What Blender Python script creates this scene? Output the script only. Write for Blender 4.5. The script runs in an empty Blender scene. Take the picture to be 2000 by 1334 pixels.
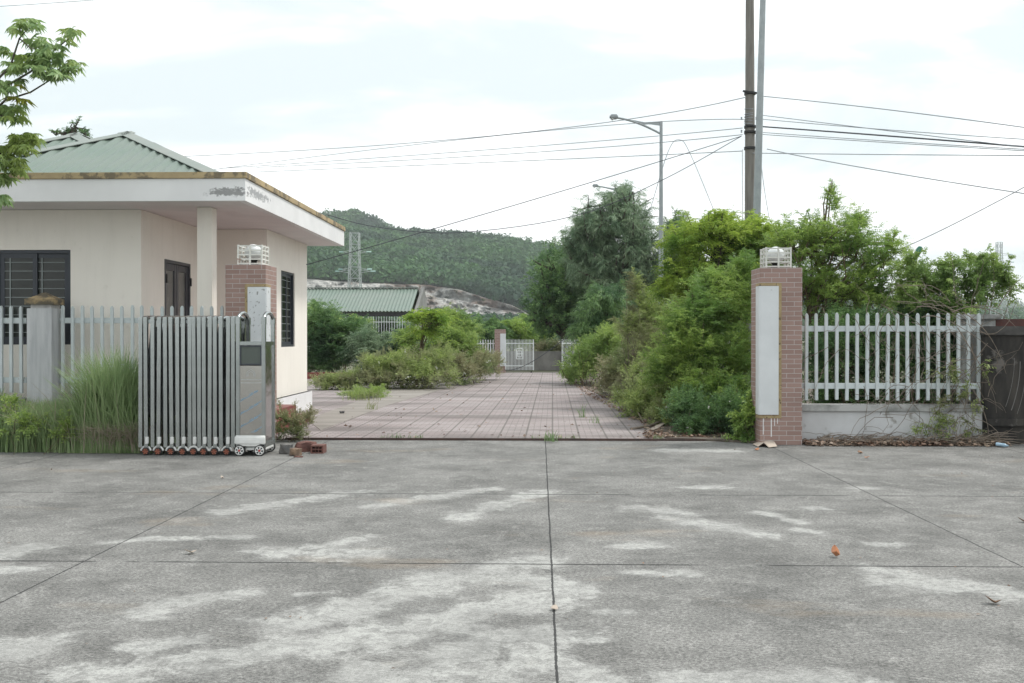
import bpy, math, random
import numpy as np
from mathutils import Vector, Matrix
C = bpy.context.scene.collection
S = bpy.context.scene
PI = math.pi
# ---------------- camera ----------------
YAW = math.atan(55/2000); PIT = math.atan(10/2000); CH = 1.5
cd = bpy.data.cameras.new('camera'); cam = bpy.data.objects.new('camera', cd); C.objects.link(cam)
cd.sensor_width = 36; cd.lens = 36.0; cd.clip_start = .1; cd.clip_end = 9000
cam.location = (0, 0, CH); cam.rotation_euler = (PI/2-PIT, 0, YAW)
S.camera = cam
RM = np.array(cam.rotation_euler.to_matrix())
S.render.resolution_x = 1024; S.render.resolution_y = 683
S.view_settings.view_transform = 'Standard'; S.view_settings.look = 'None'
S.view_settings.exposure = 0.76; S.view_settings.gamma = 1
# ---------------- world: pale overcast sky ----------------
SUN_EL, SUN_AZ = math.radians(58), math.radians(70)      # azimuth clockwise from +Y
W = bpy.data.worlds.new('World'); S.world = W; W.use_nodes = True
nt = W.node_tree; nt.nodes.clear()
def wn(t, **k):
    n = nt.nodes.new(t)
    for a, b in k.items(): setattr(n, a, b)
    return n
out = wn('ShaderNodeOutputWorld'); bg = wn('ShaderNodeBackground'); bg.inputs[1].default_value = .1
sky = wn('ShaderNodeTexSky', sky_type='NISHITA'); sky.sun_disc = False
sky.sun_elevation = SUN_EL; sky.sun_rotation = SUN_AZ; sky.dust_density = 3
tc = wn('ShaderNodeTexCoord'); mp = wn('ShaderNodeMapping'); mp.inputs['Scale'].default_value = (1, 1, 3.4); mp.inputs['Location'].default_value = (3.7, 1.3, .6)
nz = wn('ShaderNodeTexNoise'); nz.inputs['Scale'].default_value = 2.6; nz.inputs['Detail'].default_value = 7
nz.inputs['Roughness'].default_value = .52; nz.inputs['Distortion'].default_value = .4
rp = wn('ShaderNodeValToRGB'); rp.color_ramp.interpolation = 'EASE'
e = rp.color_ramp.elements; e[0].position = .40; e[0].color = (.525, .58, .592, 1); e[1].position = .60; e[1].color = (.88, .895, .895, 1)
sc = wn('ShaderNodeVectorMath', operation='SCALE'); sc.inputs['Scale'].default_value = 10.6
mx = wn('ShaderNodeMix', data_type='RGBA'); mx.inputs[0].default_value = .93
L = nt.links.new
L(tc.outputs['Generated'], mp.inputs[0]); L(mp.outputs[0], nz.inputs['Vector']); L(nz.outputs[0], rp.inputs[0])
L(rp.outputs[0], sc.inputs[0]); L(sky.outputs[0], mx.inputs[6]); L(sc.outputs[0], mx.inputs[7])
L(mx.outputs[2], bg.inputs[0]); L(bg.outputs[0], out.inputs[0])
sl = bpy.data.lights.new('sun', 'SUN'); so = bpy.data.objects.new('sun', sl); C.objects.link(so)
sl.energy = 1.5; sl.angle = math.radians(10); sl.color = (1, .97, .92)
sd = Vector((math.sin(SUN_AZ)*math.cos(SUN_EL), math.cos(SUN_AZ)*math.cos(SUN_EL), math.sin(SUN_EL)))
so.rotation_euler = sd.to_track_quat('Z', 'Y').to_euler()

# ---------------- helpers ----------------
def at(px, py, Y):
    d = RM @ np.array([(px-1000)/2000, -(py-667)/2000, -1.0])
    t = Y/d[1]
    return np.array([d[0]*t, Y, CH+d[2]*t])
def gp(px, py, z=0.0):
    d = RM @ np.array([(px-1000)/2000, -(py-667)/2000, -1.0])
    t = (z-CH)/d[2]
    return np.array([d[0]*t, d[1]*t, z])
def tag(o, label=None, cat=None, group=None, kind=None):
    if label: o['label'] = label
    if cat: o['category'] = cat
    if group: o['group'] = group
    if kind: o['kind'] = kind
    return o
def thing(name, label, cat, loc=(0, 0, 0), group=None):
    o = bpy.data.objects.new(name, None); C.objects.link(o); o.location = [float(v) for v in loc]; o.empty_display_size = .2
    return tag(o, label, cat, group)
def link(name, me, mat, parent=None):
    o = bpy.data.objects.new(name, me); C.objects.link(o)
    if mat is not None and len(me.materials) == 0: me.materials.append(mat)
    if parent is not None:
        o.parent = parent
        if parent.type == 'EMPTY' and parent.parent is None:
            o.location = -Vector(parent.location)      # meshes are in world coordinates
    return o
def copy_part(o, parent, loc):
    c = o.copy(); C.objects.link(c); c.parent = parent; c.location = loc
    return c
def npmesh(name, V, F, smooth=False):
    me = bpy.data.meshes.new(name)
    V = np.asarray(V, dtype=np.float32).reshape(-1, 3); F = np.asarray(F, dtype=np.int32)
    k = F.shape[1]
    me.vertices.add(len(V)); me.vertices.foreach_set('co', V.ravel())
    me.loops.add(F.size); me.loops.foreach_set('vertex_index', F.ravel())
    me.polygons.add(len(F)); me.polygons.foreach_set('loop_start', np.arange(0, F.size, k, dtype=np.int32))
    me.polygons.foreach_set('loop_total', np.full(len(F), k, dtype=np.int32))
    if smooth: me.polygons.foreach_set('use_smooth', np.ones(len(F), dtype=bool))
    me.update(calc_edges=True)
    return me
class MB:
    def __init__(s): s.v = []; s.f = []
    def quad(s, *p):
        n = len(s.v); s.v += [tuple(map(float, q)) for q in p]; s.f.append(tuple(range(n, n+len(p)))); return s
    def box(s, x0, x1, y0, y1, z0, z1):
        n = len(s.v)
        s.v += [(x, y, z) for z in (z0, z1) for (x, y) in ((x0, y0), (x1, y0), (x1, y1), (x0, y1))]
        s.f += [tuple(n+i for i in q) for q in ((3, 2, 1, 0), (4, 5, 6, 7), (0, 1, 5, 4), (1, 2, 6, 5), (2, 3, 7, 6), (3, 0, 4, 7))]
        return s
    def prism(s, pts, a, b, axis):      # polygon pts (2-D) extruded along axis from a to b
        n = len(s.v); k = len(pts)
        for c in (a, b):
            for (u, w) in pts:
                s.v.append({'x': (c, u, w), 'y': (u, c, w), 'z': (u, w, c)}[axis])
        s.f.append(tuple(n+i for i in range(k))[::-1]); s.f.append(tuple(n+k+i for i in range(k)))
        for i in range(k):
            j = (i+1) % k; s.f.append((n+i, n+j, n+k+j, n+k+i))
        return s
    def tube(s, pts, r, seg=6, cap=True):
        P = [Vector([float(c) for c in p]) for p in pts]
        if not isinstance(r, (list, tuple)): r = [r]*len(P)
        n = len(s.v)
        up = Vector((0, 0, 1)); prev = None
        for i, p in enumerate(P):
            d = (P[min(i+1, len(P)-1)]-P[max(i-1, 0)])
            d = d.normalized() if d.length > 1e-9 else Vector((0, 0, 1))
            if prev is None:
                a = d.cross(up) if abs(d.z) < .95 else d.cross(Vector((0, 1, 0)))
            else: a = prev - d*prev.dot(d)
            a.normalize(); b = d.cross(a); prev = a
            for k in range(seg):
                t = 2*PI*k/seg
                s.v.append(tuple(p+(a*math.cos(t)+b*math.sin(t))*r[i]))
        for i in range(len(P)-1):
            for k in range(seg):
                k2 = (k+1) % seg
                s.f.append((n+i*seg+k, n+i*seg+k2, n+(i+1)*seg+k2, n+(i+1)*seg+k))
        if cap:
            s.f.append(tuple(n+k for k in range(seg))[::-1]); s.f.append(tuple(n+(len(P)-1)*seg+k for k in range(seg)))
        return s
    def bar(s, a, b, w, h=None):        # square bar between two points
        h = h or w
        A = Vector([float(c) for c in a]); B = Vector([float(c) for c in b]); d = (B-A).normalized()
        u = Vector((0, 0, 1)) if abs(d.z) < .9 else Vector((0, 1, 0))
        p = d.cross(u).normalized()*w/2; q = p.cross(d).normalized()*h/2
        n = len(s.v)
        for c in (A, B): s.v += [tuple(c+p+q), tuple(c-p+q), tuple(c-p-q), tuple(c+p-q)]
        s.f += [tuple(n+i for i in t) for t in ((0, 1, 2, 3), (7, 6, 5, 4), (0, 4, 5, 1), (1, 5, 6, 2), (2, 6, 7, 3), (3, 7, 4, 0))]
        return s
    def lathe(s, prof, c=(0, 0, 0), seg=20, axis='z'):
        n = len(s.v); k = len(prof)
        for i in range(seg):
            t = 2*PI*i/seg
            for (r, h) in prof:
                a, b = r*math.cos(t), r*math.sin(t)
                q = {'z': (a, b, h), 'y': (a, h, b), 'x': (h, a, b)}[axis]
                s.v.append((q[0]+c[0], q[1]+c[1], q[2]+c[2]))
        for i in range(seg):
            j = (i+1) % seg
            for m in range(k-1): s.f.append((n+i*k+m, n+j*k+m, n+j*k+m+1, n+i*k+m+1))
        return s
    def build(s, name, mat, parent=None, smooth=False, bevel=0):
        me = bpy.data.meshes.new(name); me.from_pydata(s.v, [], s.f); me.update()
        import bmesh
        bm = bmesh.new(); bm.from_mesh(me); bmesh.ops.recalc_face_normals(bm, faces=bm.faces[:])
        if bevel: bmesh.ops.bevel(bm, geom=bm.edges[:], offset=bevel, segments=2, affect='EDGES', clamp_overlap=True)
        uv = bm.loops.layers.uv.new('UVMap')
        for f in bm.faces:
            nn = f.normal; a = max(range(3), key=lambda i: abs(nn[i]))
            if smooth: f.smooth = True
            for l in f.loops:
                c = l.vert.co
                l[uv].uv = (c.y, c.z) if a == 0 else ((c.x, c.z) if a == 1 else (c.x, c.y))
        bm.to_mesh(me); bm.free()
        if smooth:
            try: me.set_sharp_from_angle(angle=math.radians(40))
            except Exception: pass
        return link(name, me, mat, parent)
# ---------------- materials ----------------
class NM:
    def __init__(s, name):
        s.m = bpy.data.materials.new(name); s.m.use_nodes = True; s.t = s.m.node_tree
        s.b = s.t.nodes['Principled BSDF']; s.o = s.t.nodes['Material Output']
        s.tc = s.t.nodes.new('ShaderNodeTexCoord')
    def n(s, t, **k):
        x = s.t.nodes.new(t)
        for a, b in k.items(): setattr(x, a, b)
        return x
    def l(s, a, b): s.t.links.new(a, b)
    def noise(s, scale, detail=5, rough=.55, vec=None, stretch=None, dist=0, src='Object'):
        x = s.n('ShaderNodeTexNoise'); x.inputs['Scale'].default_value = scale; x.inputs['Detail'].default_value = detail
        x.inputs['Roughness'].default_value = rough; x.inputs['Distortion'].default_value = dist
        v = vec or s.tc.outputs[src]
        if stretch:
            m = s.n('ShaderNodeMapping'); m.inputs['Scale'].default_value = stretch[:3]
            if len(stretch) > 3: m.inputs['Rotation'].default_value = (0, 0, stretch[3])
            s.l(v, m.inputs[0]); v = m.outputs[0]
        s.l(v, x.inputs['Vector']); return x.outputs[0]
    def ramp(s, v, a, b, ca=(0, 0, 0), cb=(1, 1, 1)):
        r = s.n('ShaderNodeValToRGB'); e = r.color_ramp.elements
        e[0].position = a; e[0].color = (*ca, 1); e[1].position = b; e[1].color = (*cb, 1)
        s.l(v, r.inputs[0]); return r.outputs[0]
    def mix(s, f, a, b, mode='MIX'):
        x = s.n('ShaderNodeMix', data_type='RGBA', blend_type=mode)
        for i, v in ((0, f), (6, a), (7, b)):
            if isinstance(v, (int, float)): x.inputs[i].default_value = v
            elif isinstance(v, tuple): x.inputs[i].default_value = (*v, 1)
            else: s.l(v, x.inputs[i])
        return x.outputs[2]
    def math(s, op, a, b=0, c=None):
        x = s.n('ShaderNodeMath', operation=op)
        for i, v in enumerate((a, b) if c is None else (a, b, c)):
            if isinstance(v, (int, float)): x.inputs[i].default_value = v
            else: s.l(v, x.inputs[i])
        return x.outputs[0]
    def bump(s, h, st=.3, d=.01):
        x = s.n('ShaderNodeBump'); x.inputs['Strength'].default_value = st; x.inputs['Distance'].default_value = d
        s.l(h, x.inputs['Height']); s.l(x.outputs[0], s.b.inputs['Normal'])
    def done(s, col=None, rough=.7, metal=0, spec=.5):
        if col is not None:
            if isinstance(col, tuple): s.b.inputs['Base Color'].default_value = (*col, 1)
            else: s.l(col, s.b.inputs['Base Color'])
        if isinstance(rough, (int, float)): s.b.inputs['Roughness'].default_value = rough
        else: s.l(rough, s.b.inputs['Roughness'])
        s.b.inputs['Metallic'].default_value = metal; s.b.inputs['Specular IOR Level'].default_value = spec
        return s.m
def simple(name, c1, c2=None, scale=4, rough=.7, metal=0, bump=.15, bd=.004, bs=40, a=.35, b=.65, spec=.5, stretch=None, speck=None):
    m = NM(name); c2 = c2 or tuple(x*.8 for x in c1)
    col = m.mix(m.ramp(m.noise(scale, 6, .6, stretch=stretch), a, b), c1, c2)
    if speck: col = m.mix(m.ramp(m.noise(speck[1], 4, .6), speck[2], speck[2]+.06), col, speck[0])
    if bump: m.bump(m.noise(bs, 4), bump, bd)
    return m.done(col, rough, metal, spec)
M = {}
m = NM('cream_paint')
c_ = m.mix(m.ramp(m.noise(1.1, 6, .6), .35, .65), (.88, .835, .765), (.84, .795, .725))
c_ = m.mix(m.math('MULTIPLY', m.ramp(m.noise(1.6, 7, .65, stretch=(4, 4, .35)), .50, .70), .2), c_, (.66, .62, .56))
c_ = m.mix(m.math('MULTIPLY', m.ramp(m.noise(7, 6, .7), .60, .72), .3), c_, (.60, .56, .50))
m.bump(m.noise(70, 4), .15, .003); M['wall'] = m.done(c_, .85)
M['white'] = simple('white_paint', (.80, .79, .79), (.72, .71, .71), 1.6, .8, bump=.1, bs=90, bd=.002)
M['soffit'] = simple('soffit_paint', (.74, .70, .70), (.66, .63, .63), 1.2, .8, bump=.05)
M['fencepaint'] = simple('pale_fence_paint', (.60, .65, .655), (.50, .545, .55), 3, .55, bump=.1, speck=((.30, .27, .22), 9, .66))
M['farwhite'] = simple('white_metal_paint', (.8, .83, .82), (.7, .74, .73), 2, .5, bump=0)
M['frame'] = simple('grey_aluminium', (.035, .042, .055), (.028, .034, .045), 5, .4, bump=0, spec=.5)
M['doorgrey'] = simple('door_frame_grey', (.075, .075, .085), (.06, .06, .07), 5, .45, bump=0)
M['doorglass'] = simple('frosted_glass', (.16, .16, .15), (.13, .13, .125), 2, .25, bump=0)
M['glass'] = simple('dark_glass', (.012, .016, .014), (.03, .035, .03), 3, .08, bump=0, spec=.35)
M['bars'] = simple('grille_paint', (.30, .34, .335), None, 6, .5, bump=0)
M['steel'] = simple('stainless_steel', (.45, .475, .47), (.35, .375, .37), 3, .22, metal=1, bump=.04, bd=.002, bs=14)
M['steelpanel'] = simple('stainless_sheet', (.60, .585, .56), (.54, .525, .50), 2, .13, metal=1, bump=.12, bd=.01, bs=2.5)
M['steeldark'] = simple('dark_linkage_steel', (.14, .15, .155), (.1, .11, .11), 6, .35, metal=.8, bump=0)
M['bracket'] = simple('white_metal_bracket', (.72, .72, .70), None, 4, .35, bump=0)
M['black'] = simple('black_plastic', (.02, .02, .02), None, 5, .5, bump=0)
M['tyre'] = simple('black_rubber', (.025, .025, .025), None, 5, .8)
M['orange'] = simple('orange_plastic', (.38, .11, .055), (.26, .08, .045), 9, .5, bump=0)
M['hubred'] = simple('red_hub', (.5, .04, .03), None, 5, .4, bump=0)
M['redtile'] = simple('red_tile', (.22, .035, .03), (.16, .03, .028), 5, .45)
M['ochre'] = simple('mouldy_ochre_paint', (.46, .36, .20), (.36, .28, .165), 3, .85, speck=((.19, .155, .10), 4.5, .52))
M['adhesive'] = simple('yellow_mortar', (.40, .31, .165), (.29, .22, .12), 8, .9, speck=((.08, .06, .04), 14, .6), bump=.5, bd=.01)
M['plaque'] = simple('white_stone_plaque', (.66, .68, .69), (.58, .60, .61), 2.2, .45, bump=.05, speck=((.42, .42, .42), 3.5, .68))
M['concpost'] = simple('weathered_concrete', (.56, .55, .53), (.40, .39, .38), 2, .85, stretch=(4, 4, .5), bump=.3)
M['coping'] = simple('mossy_coping', (.42, .42, .41), (.17, .175, .165), 3, .9, bump=.3, a=.42, b=.62)
M['pole'] = simple('concrete_pole', (.235, .22, .20), (.155, .145, .13), 2, .85, stretch=(6, 6, .6), bump=.3)
M['galv'] = simple('galvanised_steel', (.36, .39, .40), (.28, .31, .32), 4, .5, metal=.3, bump=.05)
M['cable'] = simple('cable_rubber', (.07, .075, .085), None, 5, .7, bump=0)
M['cablegrey'] = simple('cable_grey', (.33, .35, .38), None, 5, .7, bump=0)
M['roof'] = simple('green_roof_sheet', (.135, .19, .155), (.175, .21, .18), .9, .42, bump=.05, a=.3, b=.7, bs=9, bd=.005)
M['roofcap'] = simple('grey_green_roof_cap', (.21, .25, .225), (.25, .27, .245), 1.5, .45, bump=.05)
M['bark'] = simple('bark', (.10, .085, .065), (.06, .05, .04), 8, .9, bump=.5, bd=.01)
M['twig'] = simple('dry_twig', (.23, .19, .155), (.13, .105, .08), 6, .9, bump=0)
M['stem'] = simple('brown_stem', (.10, .075, .05), (.16, .12, .07), 6, .85, bump=0)
M['darkwall'] = simple('blackened_concrete', (.016, .015, .014), (.075, .066, .056), 2.2, .9, bump=.4, a=.40, b=.72, speck=((.13, .12, .11), 2.6, .62), stretch=(1.5, 1.5, .4))
M['farwall'] = simple('stained_render', (.22, .21, .195), (.07, .065, .06), 1.1, .9, a=.35, b=.65, stretch=(1, 1, .6))
M['globe'] = simple('lamp_globe', (.78, .80, .80), None, 3, .2, bump=0)
M['rustwhite'] = simple('rusty_white_paint', (.74, .74, .70), (.66, .66, .6), 5, .6, bump=.1, speck=((.25, .09, .04), 9, .64))
M['leafdead'] = simple('dead_leaf', (.26, .15, .09), (.15, .10, .07), 6, .8, bump=0)
M['leaforange'] = simple('orange_dead_leaf', (.42, .16, .06), (.3, .14, .08), 30, .7, bump=0)
M['card'] = simple('cardboard', (.48, .41, .34), (.38, .32, .27), 9, .9)
M['brickred'] = simple('fired_clay', (.17, .075, .06), (.12, .06, .05), 12, .9, bump=.4)
M['brickgrey'] = simple('sooty_mortar', (.17, .16, .15), (.1, .1, .1), 12, .9, bump=.5)
M['brickbrown'] = simple('broken_tan_brick', (.22, .15, .10), (.11, .08, .065), 14, .9, bump=.5)
M['bottle'] = simple('blue_plastic', (.35, .5, .62), None, 8, .2, bump=0)
M['greenlamp'] = simple('green_lamp_cover', (.02, .17, .10), None, 8, .3, bump=0)
def brick(name, c1, c2, mortar):
    m = NM(name)
    b = m.n('ShaderNodeTexBrick'); b.offset = .5; b.squash = 1
    for k, v in (('Scale', 1), ('Mortar Size', .0035), ('Mortar Smooth', .15), ('Bias', 0), ('Brick Width', .206), ('Row Height', .066)): b.inputs[k].default_value = v
    b.inputs['Color1'].default_value = (*c1, 1); b.inputs['Color2'].default_value = (*c2, 1); b.inputs['Mortar'].default_value = (*mortar, 1)
    m.l(m.tc.outputs['UV'], b.inputs['Vector']); b.inputs['Bias'].default_value = -.1
    col = m.mix(m.ramp(m.noise(60, 4), .3, .7), b.outputs['Color'], (1, 1, 1), 'MULTIPLY')
    col = m.mix(m.math('MULTIPLY', m.ramp(m.noise(2, 5), .5, .8), .3), b.outputs['Color'], (.14, .10, .09))
    inv = m.math('SUBTRACT', 1.0, b.outputs['Fac'])
    m.bump(m.math('ADD', inv, m.math('MULTIPLY', m.noise(90, 3), .25)), .6, .004)
    return m.done(col, .7)
M['brick'] = brick('brick_tile', (.32, .212, .182), (.262, .168, .142), (.47, .44, .42))
# ---- leaves
def leafmat(name, c1, c2, c3=None, trans=.35, rough=.5, scale=1.2):
    m = NM(name)
    g = m.n('ShaderNodeNewGeometry')
    col = m.mix(g.outputs['Random Per Island'], c1, c2)
    if c3: col = m.mix(m.ramp(m.noise(scale, 3), .45, .62), col, c3)
    m.done(col, rough, 0, .35)
    t = m.n('ShaderNodeBsdfTranslucent'); m.l(col, t.inputs[0])
    x = m.n('ShaderNodeMixShader'); x.inputs[0].default_value = trans
    m.l(m.b.outputs[0], x.inputs[1]); m.l(t.outputs[0], x.inputs[2]); m.l(x.outputs[0], m.o.inputs[0])
    return m.m
# ================= SETTING =================
def concrete_mat():
    m = NM('yard_concrete')
    base = m.mix(m.ramp(m.noise(1.1, 12, .75), .40, .60), (.115, .114, .108), (.205, .202, .192))
    base = m.mix(m.math('MULTIPLY', m.ramp(m.noise(3.5, 12, .78, dist=.6), .53, .60), .35), base, (.31, .305, .29))
    base = m.mix(m.math('MULTIPLY', m.ramp(m.noise(2.2, 12, .8, dist=.4), .56, .64), .5), base, (.085, .085, .083))
    grain = m.noise(45, 8, .85, stretch=(1, 1.2, 1, .5))
    base = m.mix(.9, base, m.mix(m.ramp(grain, .43, .58), (.26, .26, .26), (.80, .80, .80)), 'OVERLAY')
    grit = m.noise(160, 3, .9)
    base = m.mix(.8, base, m.mix(m.ramp(grit, .42, .58), (.30, .30, .30), (.72, .72, .72)), 'OVERLAY')
    for sc_, stv, th, op in ((9, (.35, 5, 1, -.5), .585, .5), (8, (.4, 6, 1, .75), .60, .4), (6, (5, .4, 1, .2), .61, .35)):
        base = m.mix(m.math('MULTIPLY', m.ramp(m.noise(sc_, 8, .8, stretch=stv), th, th+.03), op), base, (.37, .365, .35))
    spk = m.n('ShaderNodeTexVoronoi'); spk.inputs['Scale'].default_value = 45; m.l(m.tc.outputs['Object'], spk.inputs['Vector'])
    base = m.mix(m.math('MULTIPLY', m.ramp(spk.outputs['Distance'], .08, .13, (1, 1, 1), (0, 0, 0)), .55), base, (.05, .05, .05))
    a = m.n('ShaderNodeAttribute', attribute_name='stain')
    br = m.noise(3.6, 14, .74, dist=.5)
    f = m.math('ADD', a.outputs['Fac'], m.math('MULTIPLY', m.math('SUBTRACT', br, .5), 3.2))
    soft = m.ramp(f, .30, 1.05)
    f = m.math('MULTIPLY', m.ramp(f, .58, .86), m.ramp(a.outputs['Fac'], .05, .3))
    inner = m.math('MULTIPLY', m.ramp(m.noise(10, 10, .85, dist=.5), .43, .54, (.12, .12, .12), (1, 1, 1)), m.ramp(m.noise(40, 6, .85), .43, .55, (.45, .45, .45), (1, 1, 1)))
    big = m.ramp(m.noise(1.6, 4, .6), .38, .6, (.45, .45, .45), (1, 1, 1))
    f = m.math('MULTIPLY', m.math('MULTIPLY', f, inner), big)
    base = m.mix(m.math('MULTIPLY', soft, .28), base, (.40, .40, .385))
    base = m.mix(m.math('MULTIPLY', f, .74), base, m.mix(m.ramp(grit, .35, .65), (.42, .42, .40), (.60, .60, .57)))
    base = m.mix(m.math('MULTIPLY', m.ramp(m.noise(.5, 5, .6, stretch=(1, 2, 1)), .60, .68), .18), base, (.35, .25, .15))
    # saw-cut joints, worn and ragged
    sep = m.n('ShaderNodeSeparateXYZ'); m.l(m.tc.outputs['Object'], sep.inputs[0])
    wob = m.math('MULTIPLY', m.math('SUBTRACT', m.noise(2.0, 3), .5), .016)
    fine = m.math('MULTIPLY', m.math('SUBTRACT', m.noise(16, 4, .7), .5), .016)
    tot = None
    def line(coord, c, w, mask=None):
        nonlocal tot
        d = m.math('ABSOLUTE', m.math('ADD', m.math('SUBTRACT', coord, c), wob))
        k = m.math('LESS_THAN', d, m.math('ADD', fine, w))
        if mask is not None: k = m.math('MULTIPLY', k, mask)
        tot = k if tot is None else m.math('MAXIMUM', tot, k)
    for c in (-6.1, -3.04, .075, 3.14, 6.2): line(sep.outputs[0], c, .0062)
    mk = m.ramp(m.noise(.9, 3, .6, stretch=(1, .2, 1)), .40, .43)
    for c in (.7, 3.7, 6.74, 9.72): line(sep.outputs[1], c, .013, mk)
    base = m.mix(m.math('MULTIPLY', tot, .9), base, (.022, .022, .022))
    h = m.math('ADD', m.math('MULTIPLY', grain, .5), m.math('SUBTRACT', m.math('MULTIPLY', f, .4), m.math('MULTIPLY', tot, 2)))
    m.bump(h, .35, .006)
    return m.done(base, .85, 0, .3)
strokes = [(545,1078,720,1080,.13),(620,1070,720,1048,.05),(210,1060,300,1052,.05),(300,1052,470,1048,.06),(5,1082,60,1070,.12),(0,1115,50,1113,.08),
 (730,988,960,955,.08),(1240,990,1340,1003,.08),(1310,1012,1400,1026,.10),(1350,952,1400,950,.08),(1580,993,1610,993,.06),(1440,1035,1500,1045,.07),
 (1550,1034,1600,1040,.05),(1665,953,1705,953,.06),(1225,1068,1280,1065,.07),(1240,1118,1300,1120,.05),(1330,1116,1355,1122,.05),(1700,1063,1760,1064,.05),
 (1740,1135,1850,1145,.10),(1850,1140,2000,1160,.10),(1700,1110,1780,1125,.08),(275,1200,330,1180,.09),(330,1180,480,1158,.08),(275,1262,360,1252,.07),
 (170,1318,520,1275,.11),(400,1300,650,1240,.10),(560,1222,880,1130,.13),(650,1262,900,1205,.15),(880,1130,1050,1098,.12),(930,1192,1070,1168,.14),
 (900,1282,1075,1240,.15),(700,1325,1070,1300,.12),(1020,1130,1120,1150,.10),(1180,1195,1215,1195,.05),(1300,1325,1700,1331,.08),(1080,1290,1180,1330,.08),
 (1300,880,1430,880,.12),(900,1010,1060,960,.10),(440,1000,700,960,.10),(1480,1000,1560,1020,.05),(590,1160,640,1158,.03),(1150,1245,1170,1250,.03),(0,1270,60,1262,.12)]
gx = np.unique(np.round(np.concatenate([np.linspace(-40, -7, 20), np.arange(-7, 7.01, .05), np.linspace(7, 40, 20)]), 4))
gy = np.unique(np.round(np.concatenate([np.linspace(-30, 3, 16), np.arange(3, 14.71, .05), [14.72]]), 4))
XX, YY = np.meshgrid(gx, gy)
st = np.zeros_like(XX)
for (a, b, c, d, w) in strokes:
    p = gp(a, b)[:2]; q = gp(c, d)[:2]; v = q-p; t = np.clip(((XX-p[0])*v[0]+(YY-p[1])*v[1])/(v@v), 0, 1)
    dd = (XX-p[0]-t*v[0])**2+(YY-p[1]-t*v[1])**2
    st = np.maximum(st, np.exp(-dd/(w*2.3)**2))
nx = len(gx); idx = (np.arange(len(gy)-1)[:, None]*nx+np.arange(nx-1)[None]).ravel()
me = npmesh('concrete_yard', np.stack([XX, YY, XX*0], -1), np.stack([idx, idx+1, idx+1+nx, idx+nx], -1))
at_ = me.attributes.new('stain', 'FLOAT', 'POINT'); at_.data.foreach_set('value', st.ravel().astype(np.float32))
tag(link('concrete_yard', me, concrete_mat()), kind='structure')
# earth
m = NM('earth')
M['earth'] = m.done(m.mix(m.ramp(m.noise(1.2, 7, .6), .35, .65), (.13, .115, .085), (.10, .12, .055)), .95)
g = MB(); g.quad((-3000, 14.6, -.03), (3000, 14.6, -.03), (3000, 6000, -.03), (-3000, 6000, -.03)); g.quad((-3000, -200, -.03), (3000, -200, -.03), (3000, 14.6, -.03), (-3000, 14.6, -.03))
tag(g.build('ground', M['earth']), kind='structure')
# paving
def paver_mat():
    m = NM('pink_pavers')
    m_ = m.n('ShaderNodeMapping'); m_.inputs['Rotation'].default_value = (0, 0, .012); m.l(m.tc.outputs['Object'], m_.inputs[0])
    v = m_.outputs[0]
    sep = m.n('ShaderNodeSeparateXYZ'); m.l(v, sep.inputs[0])
    T = .40
    cell = m.n('ShaderNodeVectorMath', operation='SCALE'); cell.inputs['Scale'].default_value = 1/T; m.l(v, cell.inputs[0])
    fl = m.n('ShaderNodeVectorMath', operation='FLOOR'); m.l(cell.outputs[0], fl.inputs[0])
    wn_ = m.n('ShaderNodeTexWhiteNoise', noise_dimensions='2D'); m.l(fl.outputs[0], wn_.inputs['Vector'])
    base = m.mix(wn_.outputs['Value'], (.25, .212, .208), (.325, .28, .274))
    base = m.mix(m.ramp(m.noise(.8, 6, .6, stretch=(.5, 1.6, 1)), .44, .60), base, (.37, .33, .325))
    base = m.mix(m.math('MULTIPLY', m.ramp(m.noise(.55, 6, .65, stretch=(.45, 1.5, 1)), .47, .60), .6), base, (.13, .118, .11))
    b = m.n('ShaderNodeTexBrick'); b.offset = .5
    for k, q in (('Scale', 1), ('Mortar Size', .007), ('Mortar Smooth', .3), ('Brick Width', .2), ('Row Height', .1)): b.inputs[k].default_value = q
    m.l(v, b.inputs['Vector'])
    base = m.mix(m.math('MULTIPLY', b.outputs['Fac'], .8), base, (.12, .10, .10))
    def edge(c):
        fr = m.math('FRACT', m.math('ABSOLUTE', m.math('MULTIPLY', m.math('ADD', c, 400), 1/T)))
        d = m.math('MINIMUM', fr, m.math('SUBTRACT', 1, fr))
        return m.math('LESS_THAN', d, m.math('ADD', m.math('MULTIPLY', m.noise(7, 4, .7), .05), .012))
    e1 = edge(sep.outputs[0]); e2 = edge(sep.outputs[1])
    base = m.mix(m.math('MULTIPLY', e2, .35), base, (.10, .09, .08))
    base = m.mix(m.math('MULTIPLY', e1, .5), base, (.075, .07, .06))
    m.bump(m.math('SUBTRACT', m.noise(40, 4), m.math('MAXIMUM', m.math('MAXIMUM', e1, e2), b.outputs['Fac'])), .4, .006)
    return m.done(base, .85, 0, .3)
p = MB(); p.box(-14, 3.3, 14.80, 42.4, -.2, .012)
tag(p.build('paved_path', paver_mat()), kind='structure')
d = MB(); pts = [gp(*q)[:2] for q in ((626, 842), (760, 792), (889, 754), (905, 742), (700, 744), (690, 757), (755, 765), (637, 807), (600, 822))]
d.prism([tuple(q) for q in pts], -.01, .018, 'z')
m = NM('silted_concrete')
tag(d.build('silted_strip', m.done(m.mix(m.ramp(m.noise(1.5, 7, .65, stretch=(.5, 2, 1)), .35, .65), (.20, .18, .16), (.30, .275, .25)), .9)), kind='structure')
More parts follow.
